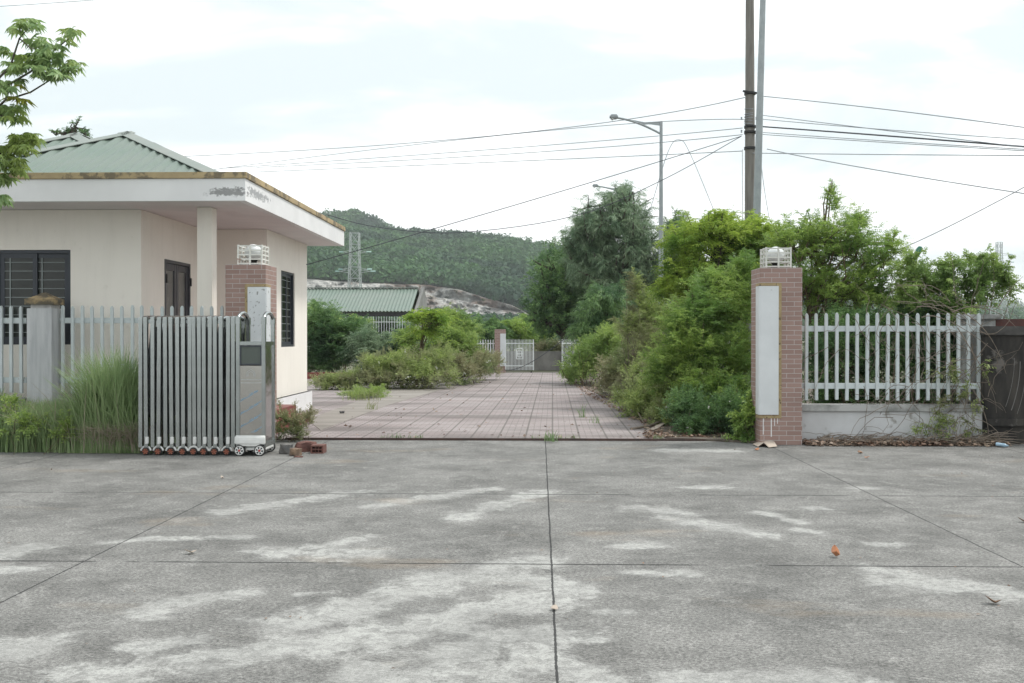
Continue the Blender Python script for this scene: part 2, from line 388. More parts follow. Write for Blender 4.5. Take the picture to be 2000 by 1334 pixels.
# soil beds beside the path
m = NM('soil')
M['soil'] = m.done(m.mix(m.ramp(m.noise(5, 7, .7), .35, .65), (.075, .06, .048), (.15, .125, .10)), .95)
m.bump(m.noise(14, 6, .7), .7, .03)
rs = np.random.RandomState(3)
bed = [gp(*q)[:2] for q in ((1480, 866), (1300, 858), (1250, 820), (1195, 785), (1130, 752), (1105, 738))]
bpts = [tuple(q) for q in bed]+[(1.1, 42), (9, 42), (9, 14.9), (3.3, 14.9)]
d = MB(); d.prism(bpts, -.01, .03, 'z'); tag(d.build('soil_bed', M['soil']), kind='structure')
# sliding track of the gate
t = thing('gate_track', 'dark rusty steel gate rail set across the opening in front of the pink paving', 'gate track', (-.5, 14.75, 0))
d = MB(); d.box(-3.7, 2.95, 14.735, 14.745, -.02, .028); d.box(-3.7, 2.95, 14.785, 14.797, -.02, .028); d.box(-3.7, 2.95, 14.745, 14.785, -.02, .004)
link('rail', d.build('rail', simple('rusty_rail', (.05, .035, .03), (.09, .05, .04), 9, .8)).data, None, t); bpy.data.objects.remove(bpy.data.objects['rail'])
for o in t.children: o.name = 'rail'

# ================= HILLS =================
def hill_mat(name, quarry):
    m = NM(name)
    green = m.mix(m.ramp(m.noise(.02, 7, .6), .35, .65), (.030, .055, .022), (.055, .085, .03))
    if quarry:
        a = m.n('ShaderNodeAttribute', attribute_name='rock')
        rk = m.mix(m.ramp(m.noise(.13, 9, .8, stretch=(1, 1, 1.2)), .40, .56), (.30, .305, .30), (.86, .84, .79))
        rk = m.mix(m.ramp(m.noise(.03, 7, .6), .55, .62), rk, (.34, .25, .21))
        rk = m.mix(m.ramp(m.noise(.12, 8, .7), .58, .64), rk, (.09, .13, .06))
        rk = m.mix(m.math('MULTIPLY', m.ramp(m.noise(.35, 8, .8, stretch=(1, 1, 2.5)), .54, .64), .6), rk, (.12, .12, .12))
        green = m.mix(m.ramp(m.math('ADD', a.outputs['Fac'], m.math('MULTIPLY', m.math('SUBTRACT', m.noise(.08, 5, .6), .5), .5)), .45, .55), green, rk)
        m.bump(m.noise(.22, 9, .75), 1.0, 5)
    return m.done(green, .95, 0, .1)
def interp(x, tab): return np.interp(x, [q[0] for q in tab], [q[1] for q in tab])
rh = np.random.RandomState(11)
def vnoise(x, y, seed):      # cheap smooth noise
    r = np.random.RandomState(seed); s = 0
    for k in range(14):
        f = 2**(k/4.); a = r.rand()*2*PI; ph = r.rand()*2*PI
        s = s+np.sin((x*np.cos(a)+y*np.sin(a))*f+ph)/f**.8
    return s/3
cols = np.concatenate([np.linspace(-500, 550, 40, endpoint=False), np.linspace(550, 1100, 280, endpoint=False), np.linspace(1100, 3400, 100)])
ridge = [(-600, 300), (0, 380), (400, 425), (640, 450), (770, 459), (860, 464), (940, 470), (1000, 475), (1060, 487), (1130, 498), (1300, 525), (1500, 552), (1750, 590), (2000, 618), (3400, 645)]
ctop = [(-600, 530), (600, 545), (700, 552), (830, 556), (900, 566), (950, 582), (1000, 596), (1030, 612), (1080, 632), (1300, 650), (3400, 656)]
cbot = [(-600, 610), (600, 612), (820, 622), (900, 630), (1000, 636), (1030, 639), (1080, 642), (1300, 652), (3400, 657)]
rows = []
rock = []
tr = interp(cols, ridge); tt = interp(cols, ctop); tb = interp(cols, cbot)
def colpts(py, Yd):
    out = np.zeros((len(cols), 3))
    for i, c in enumerate(cols): out[i] = at(c, py[i], Yd[i])
    return out
r0 = colpts(np.full(len(cols), 657.0), np.full(len(cols), 330.0)); r0[:, 2] = -.5; rows.append(r0); rock.append(np.zeros(len(cols)))
Yb = 390+vnoise(cols*.012, 0, 1)*14
b0 = colpts(tb, Yb); rows.append(b0); rock.append(np.full(len(cols), .35))
NQ = 26
for k in range(1, NQ+1):
    f = k/NQ
    stp = math.floor(f*3)/3*.5+f*.5
    Yk = Yb+26*stp+vnoise(cols*.03, f*6, 5)*4.5+vnoise(cols*.14, f*16, 6)*2.6+rh.normal(size=len(cols))*.5
    q = colpts(tb*(1-f)+tt*f, Yk); rows.append(q); rock.append(np.where(cols < 1060, 1.0, .0)*np.ones(len(cols))*(1 if k < NQ else .5))
NR = 34
for k in range(1, NR+1):
    f = k/NR
    Yk = Yb+26+f*240
    pyk = tt*(1-f**.8)+tr*f**.8
    q = colpts(pyk, Yk); q[:, 2] += vnoise(cols*.02+f*4, f*5, 7)*3.5*math.sin(PI*f); rows.append(q); rock.append(np.zeros(len(cols)))
q = q.copy(); q[:, 1] += 150; q[:, 2] *= .5; rows.append(q); rock.append(np.zeros(len(cols)))
V = np.stack(rows); nr, nc = V.shape[:2]; idx = (np.arange(nr-1)[:, None]*nc+np.arange(nc-1)[None]).ravel()
me = npmesh('hill', V, np.stack([idx, idx+1, idx+1+nc, idx+nc], -1), True)
a_ = me.attributes.new('rock', 'FLOAT', 'POINT'); a_.data.foreach_set('value', np.stack(rock).ravel().astype(np.float32))
tag(link('hill', me, hill_mat('hill_ground', True)), kind='structure')
HILLV = V
def far_hill(name, prof, Yd, depth, mat):
    cs = np.linspace(prof[0][0], prof[-1][0], 160); py = interp(cs, prof)
    R = []
    for k in range(13):
        f = k/12
        R.append(np.array([at(c, 657*(1-f**.8)+p*f**.8, Yd+depth*f) for c, p in zip(cs, py)]))
        R[-1][:, 2] += vnoise(cs*.03, f*5, 21)*Yd*.004*math.sin(PI*f)
    R.append(R[-1].copy()); R[-1][:, 1] += depth; R[-1][:, 2] *= .5
    R[0][:, 2] = -1
    V = np.stack(R); nr, nc = V.shape[:2]; idx = (np.arange(nr-1)[:, None]*nc+np.arange(nc-1)[None]).ravel()
    tag(link(name, npmesh(name, V, np.stack([idx, idx+1, idx+1+nc, idx+nc], -1), True), mat), kind='structure')
    return V
HM = hill_mat('far_hill_ground', False)
HV2 = far_hill('mountain', [(200, 520), (450, 470), (560, 440), (640, 422), (690, 417), (730, 428), (760, 448), (800, 478), (900, 520), (1000, 600)], 640, 160, HM)
HV3 = far_hill('distant_hill', [(1100, 640), (1250, 560), (1340, 538), (1450, 548), (1600, 585), (1750, 590), (1850, 600), (1930, 596), (1965, 590), (2000, 597), (2150, 612), (2500, 640)], 1300, 250, HM)

# forest on the hills: crowns of small leafy faces, one mass
def crown_mass(name, P, R, nf, mat, seed, h=1.15):
    r = np.random.RandomState(seed); n = len(P)
    d = r.normal(size=(n, nf, 3)); d /= np.linalg.norm(d, axis=2, keepdims=True); d[:, :, 2] = np.abs(d[:, :, 2])*1.0-.15
    rad = R[:, None, None]*(.72+.4*r.rand(n, nf, 1))
    c = P[:, None, :]+d*rad*np.array([1, 1, h])
    nrm = d+r.normal(size=d.shape)*.45; nrm /= np.linalg.norm(nrm, axis=2, keepdims=True)
    a = np.cross(nrm, r.normal(size=d.shape)); a /= np.linalg.norm(a, axis=2, keepdims=True); b = np.cross(nrm, a)
    s = R[:, None, None]*.26*(.6+.8*r.rand(n, nf, 1))
    V = np.stack([c+a*s, c+b*s*.8, c-a*s, c-b*s*.8], 2).reshape(-1, 3)
    me = npmesh(name, V, np.arange(n*nf*4).reshape(-1, 4))
    tag(link(name, me, mat), kind='stuff')
def hill_scatter(V, n, seed, r0, r1, rowmin, ymask=True, cmask=(0, 1)):
    r = np.random.RandomState(seed); nr, nc = V.shape[:2]
    i = rowmin+r.rand(n)**1.0*(max(nr-2, 1)-rowmin-.001); j = (cmask[0]+(cmask[1]-cmask[0])*r.rand(n))*(nc-1.001)
    i0 = i.astype(int); j0 = j.astype(int); fi = (i-i0)[:, None]; fj = (j-j0)[:, None]
    P = V[i0, j0]*(1-fi)*(1-fj)+V[i0+1, j0]*fi*(1-fj)+V[i0, j0+1]*(1-fi)*fj+V[i0+1, j0+1]*fi*fj
    R = r0+(r1-r0)*r.rand(n)**1.5
    P[:, 2] += R*.45
    return P, R
M['forest'] = leafmat('forest_leaves', (.035, .105, .04), (.085, .19, .055), (.022, .068, .033), .25, .7, .025)
P, R = hill_scatter(HILLV, 22000, 5, .9, 3.8, NQ+1, cmask=(.1, .9))
crown_mass('hill_forest', P, R, 22, M['forest'], 6, 1.5)
# scrub in front of the cliff foot
cs = np.random.RandomState(8)
P, R = hill_scatter(HILLV[:2], 2600, 28, 1.4, 3.4, 0, cmask=(.09, .8))
crown_mass('foothill_scrub', P, R, 26, M['forest'], 9)
P, R = hill_scatter(HV2, 5000, 15, 2.2, 4.5, 3, cmask=(.3, .9))
crown_mass('mountain_forest', P, R, 20, M['forest'], 16)
P, R = hill_scatter(HV3, 3500, 25, 4, 8, 1)
crown_mass('distant_forest', P, R, 14, M['forest'], 26)

# ================= GUARDHOUSE =================
HL = -13.0
house = thing('guardhouse', 'single storey cream guardhouse with flat white overhanging eave and green roof', 'guardhouse', (-8, 18, 0))
def walls():
    b = MB()
    def face(fn, u0, u1, v0, v1, holes, dep, inner=True):
        us = sorted({u0, u1, *[h[0] for h in holes], *[h[1] for h in holes]}); vs = sorted({v0, v1, *[h[2] for h in holes], *[h[3] for h in holes]})
        for i in range(len(us)-1):
            for j in range(len(vs)-1):
                cu, cv = (us[i]+us[i+1])/2, (vs[j]+vs[j+1])/2
                if any(h[0] < cu < h[1] and h[2] < cv < h[3] for h in holes): continue
                b.quad(fn(us[i], vs[j], 0), fn(us[i+1], vs[j], 0), fn(us[i+1], vs[j+1], 0), fn(us[i], vs[j+1], 0))
        for (a, c, d, e) in holes:
            b.quad(fn(a, d, 0), fn(c, d, 0), fn(c, d, dep), fn(a, d, dep)); b.quad(fn(a, e, 0), fn(c, e, 0), fn(c, e, dep), fn(a, e, dep))
            b.quad(fn(a, d, 0), fn(a, e, 0), fn(a, e, dep), fn(a, d, dep)); b.quad(fn(c, d, 0), fn(c, e, 0), fn(c, e, dep), fn(c, d, dep))
    H = 3.395
    face(lambda u, v, d: (u, 15.15+d, v), HL, -5.96, 0, H, [WF], .12)
    face(lambda u, v, d: (-5.96-d, u, v), 15.15, 18, 0, H, [DR], .12)
    face(lambda u, v, d: (u, 18+d, v), -5.96, -4.83, 0, H, [], .12)
    face(lambda u, v, d: (-4.83-d, u, v), 18, 21.1, 0, H, [WR], .12)
    b.quad((HL, 21.1, 0), (-4.83, 21.1, 0), (-4.83, 21.1, H), (HL, 21.1, H)); b.quad((HL, 15.15, 0), (HL, 21.1, 0), (HL, 21.1, H), (HL, 15.15, H))
    return b
def hx(px, Y): return float(at(px, 657, Y)[0])
WF = (hx(-8, 15.15), hx(138, 15.15), float(at(60, 673, 15.15)[2]), float(at(60, 488, 15.15)[2]))
DR = (16.1, 17.28, .3, 2.73)
WR = (18.98, 20.04, float(at(546, 678, 18.98)[2]), float(at(546, 527.5, 18.98)[2]))
w = walls(); me = w.build('wall', M['wall'], house)
b = MB(); b.box(-4.83, -4.74, 17.9, 21.18, 0, .37); b.quad((-4.83, 17.9, .37), (-4.74, 17.9, .37), (-4.74, 21.18, .37), (-4.83, 21.18, .37)); b.build('plinth', M['white'], house, bevel=.006)
# front window, two sliding sashes
def window(x0, x1, z0, z1, fn, fw, nbars, thick, label=None, split=.5, mull=.075):
    fr = MB()
    def bx(mb, a, c, d, e, p, q):
        P = [fn(a, d, p), fn(c, e, q)]; lo = [min(P[0][i], P[1][i]) for i in range(3)]; hi = [max(P[0][i], P[1][i]) for i in range(3)]
        mb.box(lo[0], hi[0], lo[1], hi[1], lo[2], hi[2])
    bx(fr, x0, x1, z1-fw, z1, .02, .10); bx(fr, x0, x1, z0, z0+fw, .02, .10); bx(fr, x0, x0+fw, z0+fw, z1-fw, .02, .10); bx(fr, x1-fw, x1, z0+fw, z1-fw, .02, .10)
    f = fr.build('window', M['frame'], house, bevel=.004)
    if label: f['label'] = label
    xm = x0+(x1-x0)*split
    for (a, c, off) in ((x0+fw, xm+mull/2, .035), (xm-mull/2, x1-fw, .062)):
        sb = MB(); sw = mull*.75
        bx(sb, a, c, z1-fw-sw, z1-fw, off, off+.025); bx(sb, a, c, z0+fw, z0+fw+sw, off, off+.025)
        bx(sb, a, a+sw, z0+fw+sw, z1-fw-sw, off, off+.025); bx(sb, c-sw, c, z0+fw+sw, z1-fw-sw, off, off+.025)
        sb.build('sash', M['frame'], f)
        pb = MB(); bx(pb, a+sw, c-sw, z0+fw+sw, z1-fw-sw, off+.010, off+.014); pb.build('pane', M['glass'], f)
        gb = MB(); n = nbars; za = z0+fw+sw; zb = z1-fw-sw
        for k in range(n):
            z = za+(zb-za)*(k+.5)/n; bx(gb, a+sw, c-sw, z-.004, z+.004, off+.0, off+.008)
        xv = a+sw+(c-a-2*sw)*.2; bx(gb, xv-.007, xv+.007, za, zb, off-.004, off+.004)
        gb.build('grille', M['bars'], f)
    return f
window(*WF, lambda u, v, d: (u, 15.15+d, v), .05, 9, .06, 'wide dark framed window with grille bars', .5, .09)
window(*WR, lambda u, v, d: (-4.83-d, u, v), .045, 9, .06, 'narrow dark framed sliding window', .5, .07)
# door
d = MB(); Xd = -5.96
d.box(Xd-.09, Xd+.012, DR[0], DR[0]+.05, .3, DR[3]); d.box(Xd-.09, Xd+.012, DR[1]-.05, DR[1], .3, DR[3]); d.box(Xd-.09, Xd+.012, DR[0]+.05, DR[1]-.05, DR[3]-.05, DR[3])
door = d.build('door', M['doorgrey'], house, bevel=.004); door['label'] = 'grey double door with frosted glass leaves'
ym = (DR[0]+DR[1])/2
for (a, c) in ((DR[0]+.05, ym-.004), (ym+.004, DR[1]-.05)):
    l = MB(); l.box(Xd-.07, Xd-.02, a, a+.09, .31, DR[3]-.055); l.box(Xd-.07, Xd-.02, c-.09, c, .31, DR[3]-.055)
    l.box(Xd-.07, Xd-.02, a+.09, c-.09, DR[3]-.16, DR[3]-.055); l.box(Xd-.07, Xd-.02, a+.09, c-.09, .31, .45)
    l.build('leaf', M['doorgrey'], door, bevel=.004)
    g = MB(); g.box(Xd-.05, Xd-.04, a+.09, c-.09, .45, DR[3]-.16); g.build('pane', M['doorglass'], door)
for (y, z) in ((DR[0]+.035, 2.42), (DR[1]-.02, 2.42), (DR[1]-.02, .7)):
    h = MB(); h.box(Xd+.013, Xd+.035, y-.02, y+.02, z-.07, z+.07); h.build('hinge', M['black'], door, bevel=.005)
h = MB(); h.tube([(Xd-.015, ym-.06, 1.25), (Xd+.03, ym-.06, 1.25), (Xd+.03, ym-.06, 1.45), (Xd-.015, ym-.06, 1.45)], .01); h.build('handle', M['steel'], door, True)
# porch
b = MB(); b.box(-5.96, -4.30, 15.3, 17.95, 0, .30); b.build('porch_floor', M['redtile'], house, bevel=.008)
b = MB(); b.box(-4.299, -4.02, 15.3, 17.85, 0, .15); b.build('step', M['redtile'], house, bevel=.008)
xc = hx(385, 14.9)
b = MB(); b.box(xc, xc+.22, 14.9, 15.13, 0, 3.395); b.build('column', M['wall'], house, bevel=.006)
# eave slab with upstand
def eave_mat():
    m = NM('eave_paint')
    col = m.mix(m.ramp(m.noise(1.5, 6), .35, .65), (.79, .79, .79), (.71, .71, .71))
    def patch(col, c, s, th, dark):
        mp_ = m.n('ShaderNodeMapping'); mp_.inputs['Location'].default_value = [-c[i]/s[i] for i in range(3)]; mp_.inputs['Scale'].default_value = [1/q for q in s]
        m.l(m.tc.outputs['Object'], mp_.inputs[0])
        ln = m.n('ShaderNodeVectorMath', operation='LENGTH'); m.l(mp_.outputs[0], ln.inputs[0])
        fall = m.math('SUBTRACT', 1.0, ln.outputs['Value'])
        v = m.math('ADD', m.math('MULTIPLY', fall, .35), m.noise(11, 8, .8, stretch=(1, 1, 1.5)))
        v = m.math('MULTIPLY', m.ramp(v, th, th+.05), m.ramp(fall, 0, .25))
        return m.mix(m.math('MULTIPLY', v, .7), col, dark)
    col = patch(col, (-4.35, 14.2, 3.52), (.48, .5, .11), .645, (.10, .10, .095))
    col = patch(col, (-4.10, 14.8, 3.56), (.3, 1.1, .12), .66, (.18, .19, .20))
    m.bump(m.noise(60, 4), .1, .003)
    return m.done(col, .8)
zf0, zf1, zr = 3.395, 3.705, 3.795
XR, YF, YB2 = -4.12, 14.2, 21.4
b = MB(); b.prism([(HL, YF), (XR, YF), (XR, YB2), (HL, YB2)], zf0+.004, zf0+.12, 'z')
b.build('soffit', M['soffit'], house)
b = MB(); b.box(HL, XR+.006, YF-.006, YF+.10, zf0, zf1); b.box(XR-.10, XR+.006, YF+.10, YB2, zf0, zf1); b.build('fascia', eave_mat(), house)
b = MB(); b.box(HL, XR+.03, YF-.03, YF+.13, zf1+.001, zr); b.box(XR-.13, XR+.03, YF+.13, YB2+.02, zf1+.001, zr); b.build('rim', M['ochre'], house, bevel=.006)
b = MB(); b.box(HL, XR-.10, YF+.10, YB2, zf0+.12, zf0+.2); b.build('gutter_floor', M['coping'], house)
def hip_roof(xl, xr, yf, yb, zb, sl, parent):
    t = math.tan(sl); d = (xr-xl)/2; per = .19; amp = .016; b = MB(); n = 8
    def wave(s): return amp*math.sin(2*PI*s/per)
    xs = np.arange(xl, xr+.001, per/n)
    for (y0, sg) in ((yf, 1), (yb, -1)):
        for a, c in zip(xs[:-1], xs[1:]):
            ra, rc = max(min(a-xl, xr-a), 0), max(min(c-xl, xr-c), 0)
            b.quad((a, y0, zb+wave(a)), (c, y0, zb+wave(c)), (c, y0+sg*rc, zb+rc*t+wave(c)), (a, y0+sg*ra, zb+ra*t+wave(a)))
    ys = np.arange(yf, yb+.001, per/n)
    for (x0, sg) in ((xl, 1), (xr, -1)):
        for a, c in zip(ys[:-1], ys[1:]):
            ra, rc = min(a-yf, yb-a, d), min(c-yf, yb-c, d)
            ra, rc = max(ra, 0), max(rc, 0)
            b.quad((x0, a, zb+wave(a)), (x0, c, zb+wave(c)), (x0+sg*rc, c, zb+rc*t+wave(c)), (x0+sg*ra, a, zb+ra*t+wave(a)))
    o = b.build('roof', M['roof'], parent)
    for p in o.data.polygons: p.use_smooth = True
    # caps
    xm = (xl+xr)/2; zt = zb+d*t+.035
    for (p, q) in (((xl, yf), (xm, yf+d)), ((xr, yf), (xm, yf+d)), ((xl, yb), (xm, yb-d)), ((xr, yb), (xm, yb-d)), ((xm, yf+d), (xm, yb-d))):
        c = MB(); A = Vector((p[0], p[1], zb+.035 if p[1] in (yf, yb) else zt)); B = Vector((q[0], q[1], zt))
        if (B-A).length < .05: continue
        dr = (B-A).normalized(); s = dr.cross(Vector((0, 0, 1))).normalized(); w = .17; hgt = .20*t if p[1] in (yf, yb) else .17*t
        dn = Vector((0, 0, -1))*(.17*.7071*t if p[1] in (yf, yb) else w*t)
        e = .012*Vector((0, 0, 1))
        A2 = A-dr*.05; B2 = B+dr*.05
        for sg in (1, -1):
            P = [A2, B2, B2+s*sg*w+dn, A2+s*sg*w+dn]
            c.quad(*P); c.quad(*[k-e for k in P][::-1]); c.quad(P[2], P[3], P[3]-e, P[2]-e); c.quad(P[0], P[3], P[3]-e, P[0]-e); c.quad(P[1], P[2], P[2]-e, P[1]-e)
        c.build('ridge_cap', M['roofcap'], o)
    return o
hip_roof(-9.4, -4.8, 15.2, 20.9, 3.93, math.radians(25), house)
hip_roof(-12.2, -5.9, 16.6, 23.2, 3.93, math.radians(25.5), house)

# ================= FACTORY SHED =================
shed = thing('warehouse', 'long open-sided shed with green corrugated roof and barred front behind the shrubs', 'shed', (-12, 62, 0))
xl, xr, yf, ym_, yb = -24.0, -7.56, 60.0, 63.5, 67.0
ze, zt = float(at(700, 608, 60)[2]), float(at(700, 563.5, 63.5)[2])
b = MB(); per = .21; n = 6; xs = np.arange(xl, xr+.001, per/n)
for (y0, y1) in ((yf, ym_), (yb, ym_)):
    for a, c in zip(xs[:-1], xs[1:]):
        wa, wc = .03*math.sin(2*PI*a/per), .03*math.sin(2*PI*c/per)
        b.quad((a, y0, ze+wa), (c, y0, ze+wc), (c, y1, zt+wc), (a, y1, zt+wa))
rf = b.build('roof', M['roof'], shed)
b = MB(); b.box(xl, xr, ym_-.15, ym_+.15, zt+.03, zt+.07); b.build('ridge_cap', M['roofcap'], rf)
b = MB(); b.prism([(yf+.1, 0), (yf+.1, ze-.15), (ym_+.9, zt+.12), (yb+.3, ze-.1), (yb+.3, 0)], xr+.08, xr+.26, 'x'); gw = b.build('gable_wall', simple('grey_gable_render', (.25, .25, .24), (.15, .15, .145), .8, .9), shed)
b = MB(); b.box(xl, xr, yf+.12, yf+.3, ze-.30, ze-.06); b.build('eave_beam', M['black'], shed)
b = MB(); b.box(xl, xr, yf+.1, yf+.3, 0, .45); b.build('low_wall', M['concpost'], shed)
ps = np.arange(-22.5, xr, 2.45)
for x in ps: b = MB(); b.box(x-.07, x+.07, yf+.31, yf+.45, .45, ze-.1); b.build('post', M['galv'], shed)
for k, x in enumerate(ps):
    if x < -16: continue
    x1 = ps[k+1] if k+1 < len(ps) else xr
    b = MB()
    for q in np.arange(x+.12, x1-.02, .155): b.box(q-.014, q+.014, yf+.14, yf+.168, .45, ze-.2)
    for z in (.9, 2.35): b.box(x, x1, yf+.17, yf+.2, z-.02, z+.02)
    b.build('grille', M['farwhite'], shed)
b = MB(); b.bar((-13, yb-.4, .4), (-11.8, yb-.4, 2.4), .08); b.bar((-11.8, yb-.4, .4), (-13, yb-.4, 2.4), .08); b.bar((-13, yb-.4, 2.4), (-11.8, yb-.4, 2.4), .08); b.build('brace', M['farwhite'], shed)
b = MB(); b.box(xl, xr, yb-.2, yb, 0, .7); b.build('back_wall', M['concpost'], shed)
# ================= GATE PILLARS =================
def pillar(name, label, x0, x1, y0, y1, zt, corner, rust, group='brick gate pillars'):
    """corner: +1 plaque wraps the right front corner, -1 the left one"""
    t = thing(name, label, 'gate pillar', ((x0+x1)/2, (y0+y1)/2, 0), group)
    b = MB(); b.box(x0, x1, y0, y1, 0, zt); b.build('brick_shaft', M['brick'], t, bevel=.004)
    cx = x1 if corner > 0 else x0; s = -corner
    pw, sw = .25, .17; z0, z1 = .41, 2.20
    def rx(a, b_): return (min(a, b_), max(a, b_))
    # mortar ring left around the plaque
    r = MB(); ex = .012
    a, c = rx(cx-s*ex, cx+s*(pw+.042)); r.box(a, c, y0-ex, y0+.001, z1, z1+.035); r.box(a, c, y0-ex, y0+.001, z0-.04, z0)
    a, c = rx(cx+s*(pw-.01), cx+s*(pw+.042)); r.box(a, c, y0-ex, y0+.001, z0, z1)
    a, c = rx(cx-s*ex, cx+s*.001); r.box(a, c, y0+.001, y0+sw+.05, z1, z1+.035); r.box(a, c, y0+.001, y0+sw+.05, z0-.04, z0); r.box(a, c, y0+sw, y0+sw+.05, z0, z1)
    r.build('mortar_ring', M['adhesive'], t)
    o = .024; k = .03
    pts = [(cx+s*pw, y0-o), (cx-s*(o-k), y0-o)]+[(cx-s*(o-k)-s*k*math.sin(q), y0-o+k-k*math.cos(q)) for q in (.4, .8, 1.17)]+[(cx-s*o, y0-o+k), (cx-s*o, y0+sw), (cx+s*.02, y0+sw), (cx+s*.02, y0+.02), (cx+s*pw, y0+.02)]
    b = MB(); b.prism(pts, z0+.01, z1-.006, 'z'); pq = b.build('plaque', M['plaque_dirty'] if rust else M['plaque'], t)
    if not rust:
        b = MB()
        for (ox, l, w_) in ((.045, .22, .005), (.155, .25, .006), (.20, .10, .004), (.24, .07, .004)): b.box(cx+s*ox-w_, cx+s*ox+w_, y0-.004, y0-.0005, z0-.045-l, z0-.04)
        b.build('paint_drip', M['white'], t)
    return t
def globe_cage(label, cx, cy, z, rust):
    t = thing('globe_lamp', label, 'lamp', (cx, cy, z), 'caged globe lamps on the gate pillars')
    w, h = .168, .285; mt = M['rustwhite'] if rust else M['fencewhite']
    b = MB(); r = .012
    ps = (-w, 0, w)
    for x in ps:
        for y in ps:
            if x == 0 and y == 0: continue
            b.box(cx+x-r, cx+x+r, cy+y-r, cy+y+r, z, z+h)
    for k in range(5):
        zz = z+.018+(h-.034)*k/4; q = r*.75
        for s in (-w, w):
            b.box(cx-w+r, cx-r, cy+s-q, cy+s+q, zz-q, zz+q); b.box(cx+r, cx+w-r, cy+s-q, cy+s+q, zz-q, zz+q)
            b.box(cx+s-q, cx+s+q, cy-w+r, cy-r, zz-q, zz+q); b.box(cx+s-q, cx+s+q, cy+r, cy+w-r, zz-q, zz+q)
    b.build('cage', mt, t)
    g = MB(); R = .122; cz = z+.185
    prof = [(R*math.sin(a), cz-R*math.cos(a)) for a in np.linspace(.55, PI, 14)]
    g.lathe([(max(p, 0.0005), q) for p, q in prof], (cx, cy, 0), 24); g.build('globe', M['globe'], t, True)
    g = MB(); g.lathe([(.001, z), (.075, z), (.07, z+.03), (.045, z+.05), (.065, z+.085), (.001, z+.085)], (cx, cy, 0), 16); g.build('base', M['black'], t, True)
M['fencewhite'] = simple('cream_white_metal', (.66, .66, .62), (.58, .58, .53), 6, .5, bump=0, speck=((.3, .2, .12), 12, .68))
M['plaque_dirty'] = simple('mouldy_white_plaque', (.66, .68, .69), (.58, .60, .61), 2.2, .5, bump=.05, speck=((.22, .22, .21), 22, .60))
RX0, RX1 = hx(1484.5, 14.22), hx(1567, 14.22)
LX0, LX1 = hx(440, 14.3), hx(519, 14.3)
pillar('gate_pillar', 'right brick gate pillar with clean white corner plaque beside the picket fence', RX0, RX1, 14.22, 14.82, 2.45, -1, False)
pillar('gate_pillar', 'left brick gate pillar with mould-streaked white plaque behind the folding gate', LX0, LX1, 14.3, 14.9, 2.51, 1, True)
globe_cage('clean white caged globe lamp on top of the right brick pillar', hx(1517, 14.4), 14.47, 2.452, False)
globe_cage('rusty white caged globe lamp on top of the left brick pillar', hx(493, 14.5), 14.55, 2.512, True)

# ================= FENCES =================
def picket_mesh(w, dpt, h):
    b = MB(); b.prism([(-w/2, 0), (w/2, 0), (w/2, h-.035), (w*.28, h-.012), (0, h), (-w*.28, h-.012), (-w/2, h-.035)], -dpt/2, dpt/2, 'y')
    return b
def picket_fence(label, xs, Y, zb, zt, rails, x0, x1, wall=None, tilt=.004, seed=1):
    t = thing('picket_fence', label, 'fence', ((x0+x1)/2, Y, 0), 'white picket fences beside the gate')
    L_ = Vector(t.location); r = random.Random(seed); first = None
    for x in xs:
        if first is None:
            first = picket_mesh(.043, .04, zt-zb).build('picket', M['fencepaint'], t, bevel=.003); o = first
        else: o = first.copy(); C.objects.link(o); o.parent = t
        o.location = Vector((x, Y-.035, zb+r.uniform(-.008, .008)))-L_; o.rotation_euler = (0, r.gauss(0, tilt), 0)
    for z in rails:
        b = MB(); b.box(x0, x1, Y-.012, Y+.05, z-.04, z+.04); b.build('rail', M['fencepaint'], t, bevel=.004)
    if wall:
        b = MB(); b.box(x0, x1, Y-.1, Y+.14, 0, wall-.09); lw = b.build('low_wall', M['white2'], t, bevel=.004)
        b = MB(); b.box(x0, x1, Y-.14, Y+.18, wall-.09, wall); b.build('coping', M['coping'], lw, bevel=.006)
    return t
M['white2'] = simple('weathered_white_wall', (.62, .63, .64), (.50, .50, .50), 1.8, .85, bump=.2, speck=((.30, .29, .27), 3, .63))
YF_ = 14.6
xsR = [hx(1573.6+19.75*k, YF_) for k in range(18)]
def zz(py, px, Y): return float(at(px, py, Y)[2])
picket_fence('white picket fence with dry vines right of the right brick pillar', xsR, YF_, zz(781, 1740, YF_), zz(611, 1740, YF_), (zz(642, 1740, YF_), zz(754, 1740, YF_)), RX1+.002, hx(1921, YF_), zz(790, 1740, YF_))
YL = 14.75
xsL = [hx(124.8+19.35*k, YL) for k in range(17)]
px1 = hx(101, 14.55)
fzb, fzt, fr1, fr2, fw = zz(767, 220, YL), zz(597, 220, YL), zz(626, 220, YL), zz(742.5, 220, YL), zz(778, 220, YL)
picket_fence('white picket fence between the square fence post and the left brick pillar', xsL, YL, fzb, fzt, (fr1, fr2), hx(112, YL), LX0-.002, fw, seed=2)
xsL2 = [hx(44-19.5*k, YL) for k in range(10)]
picket_fence('white picket fence left of the square fence post at the left edge of the photo', xsL2, YL, fzb, fzt, (fr1, fr2), -11, hx(52, YL), fw, seed=3)
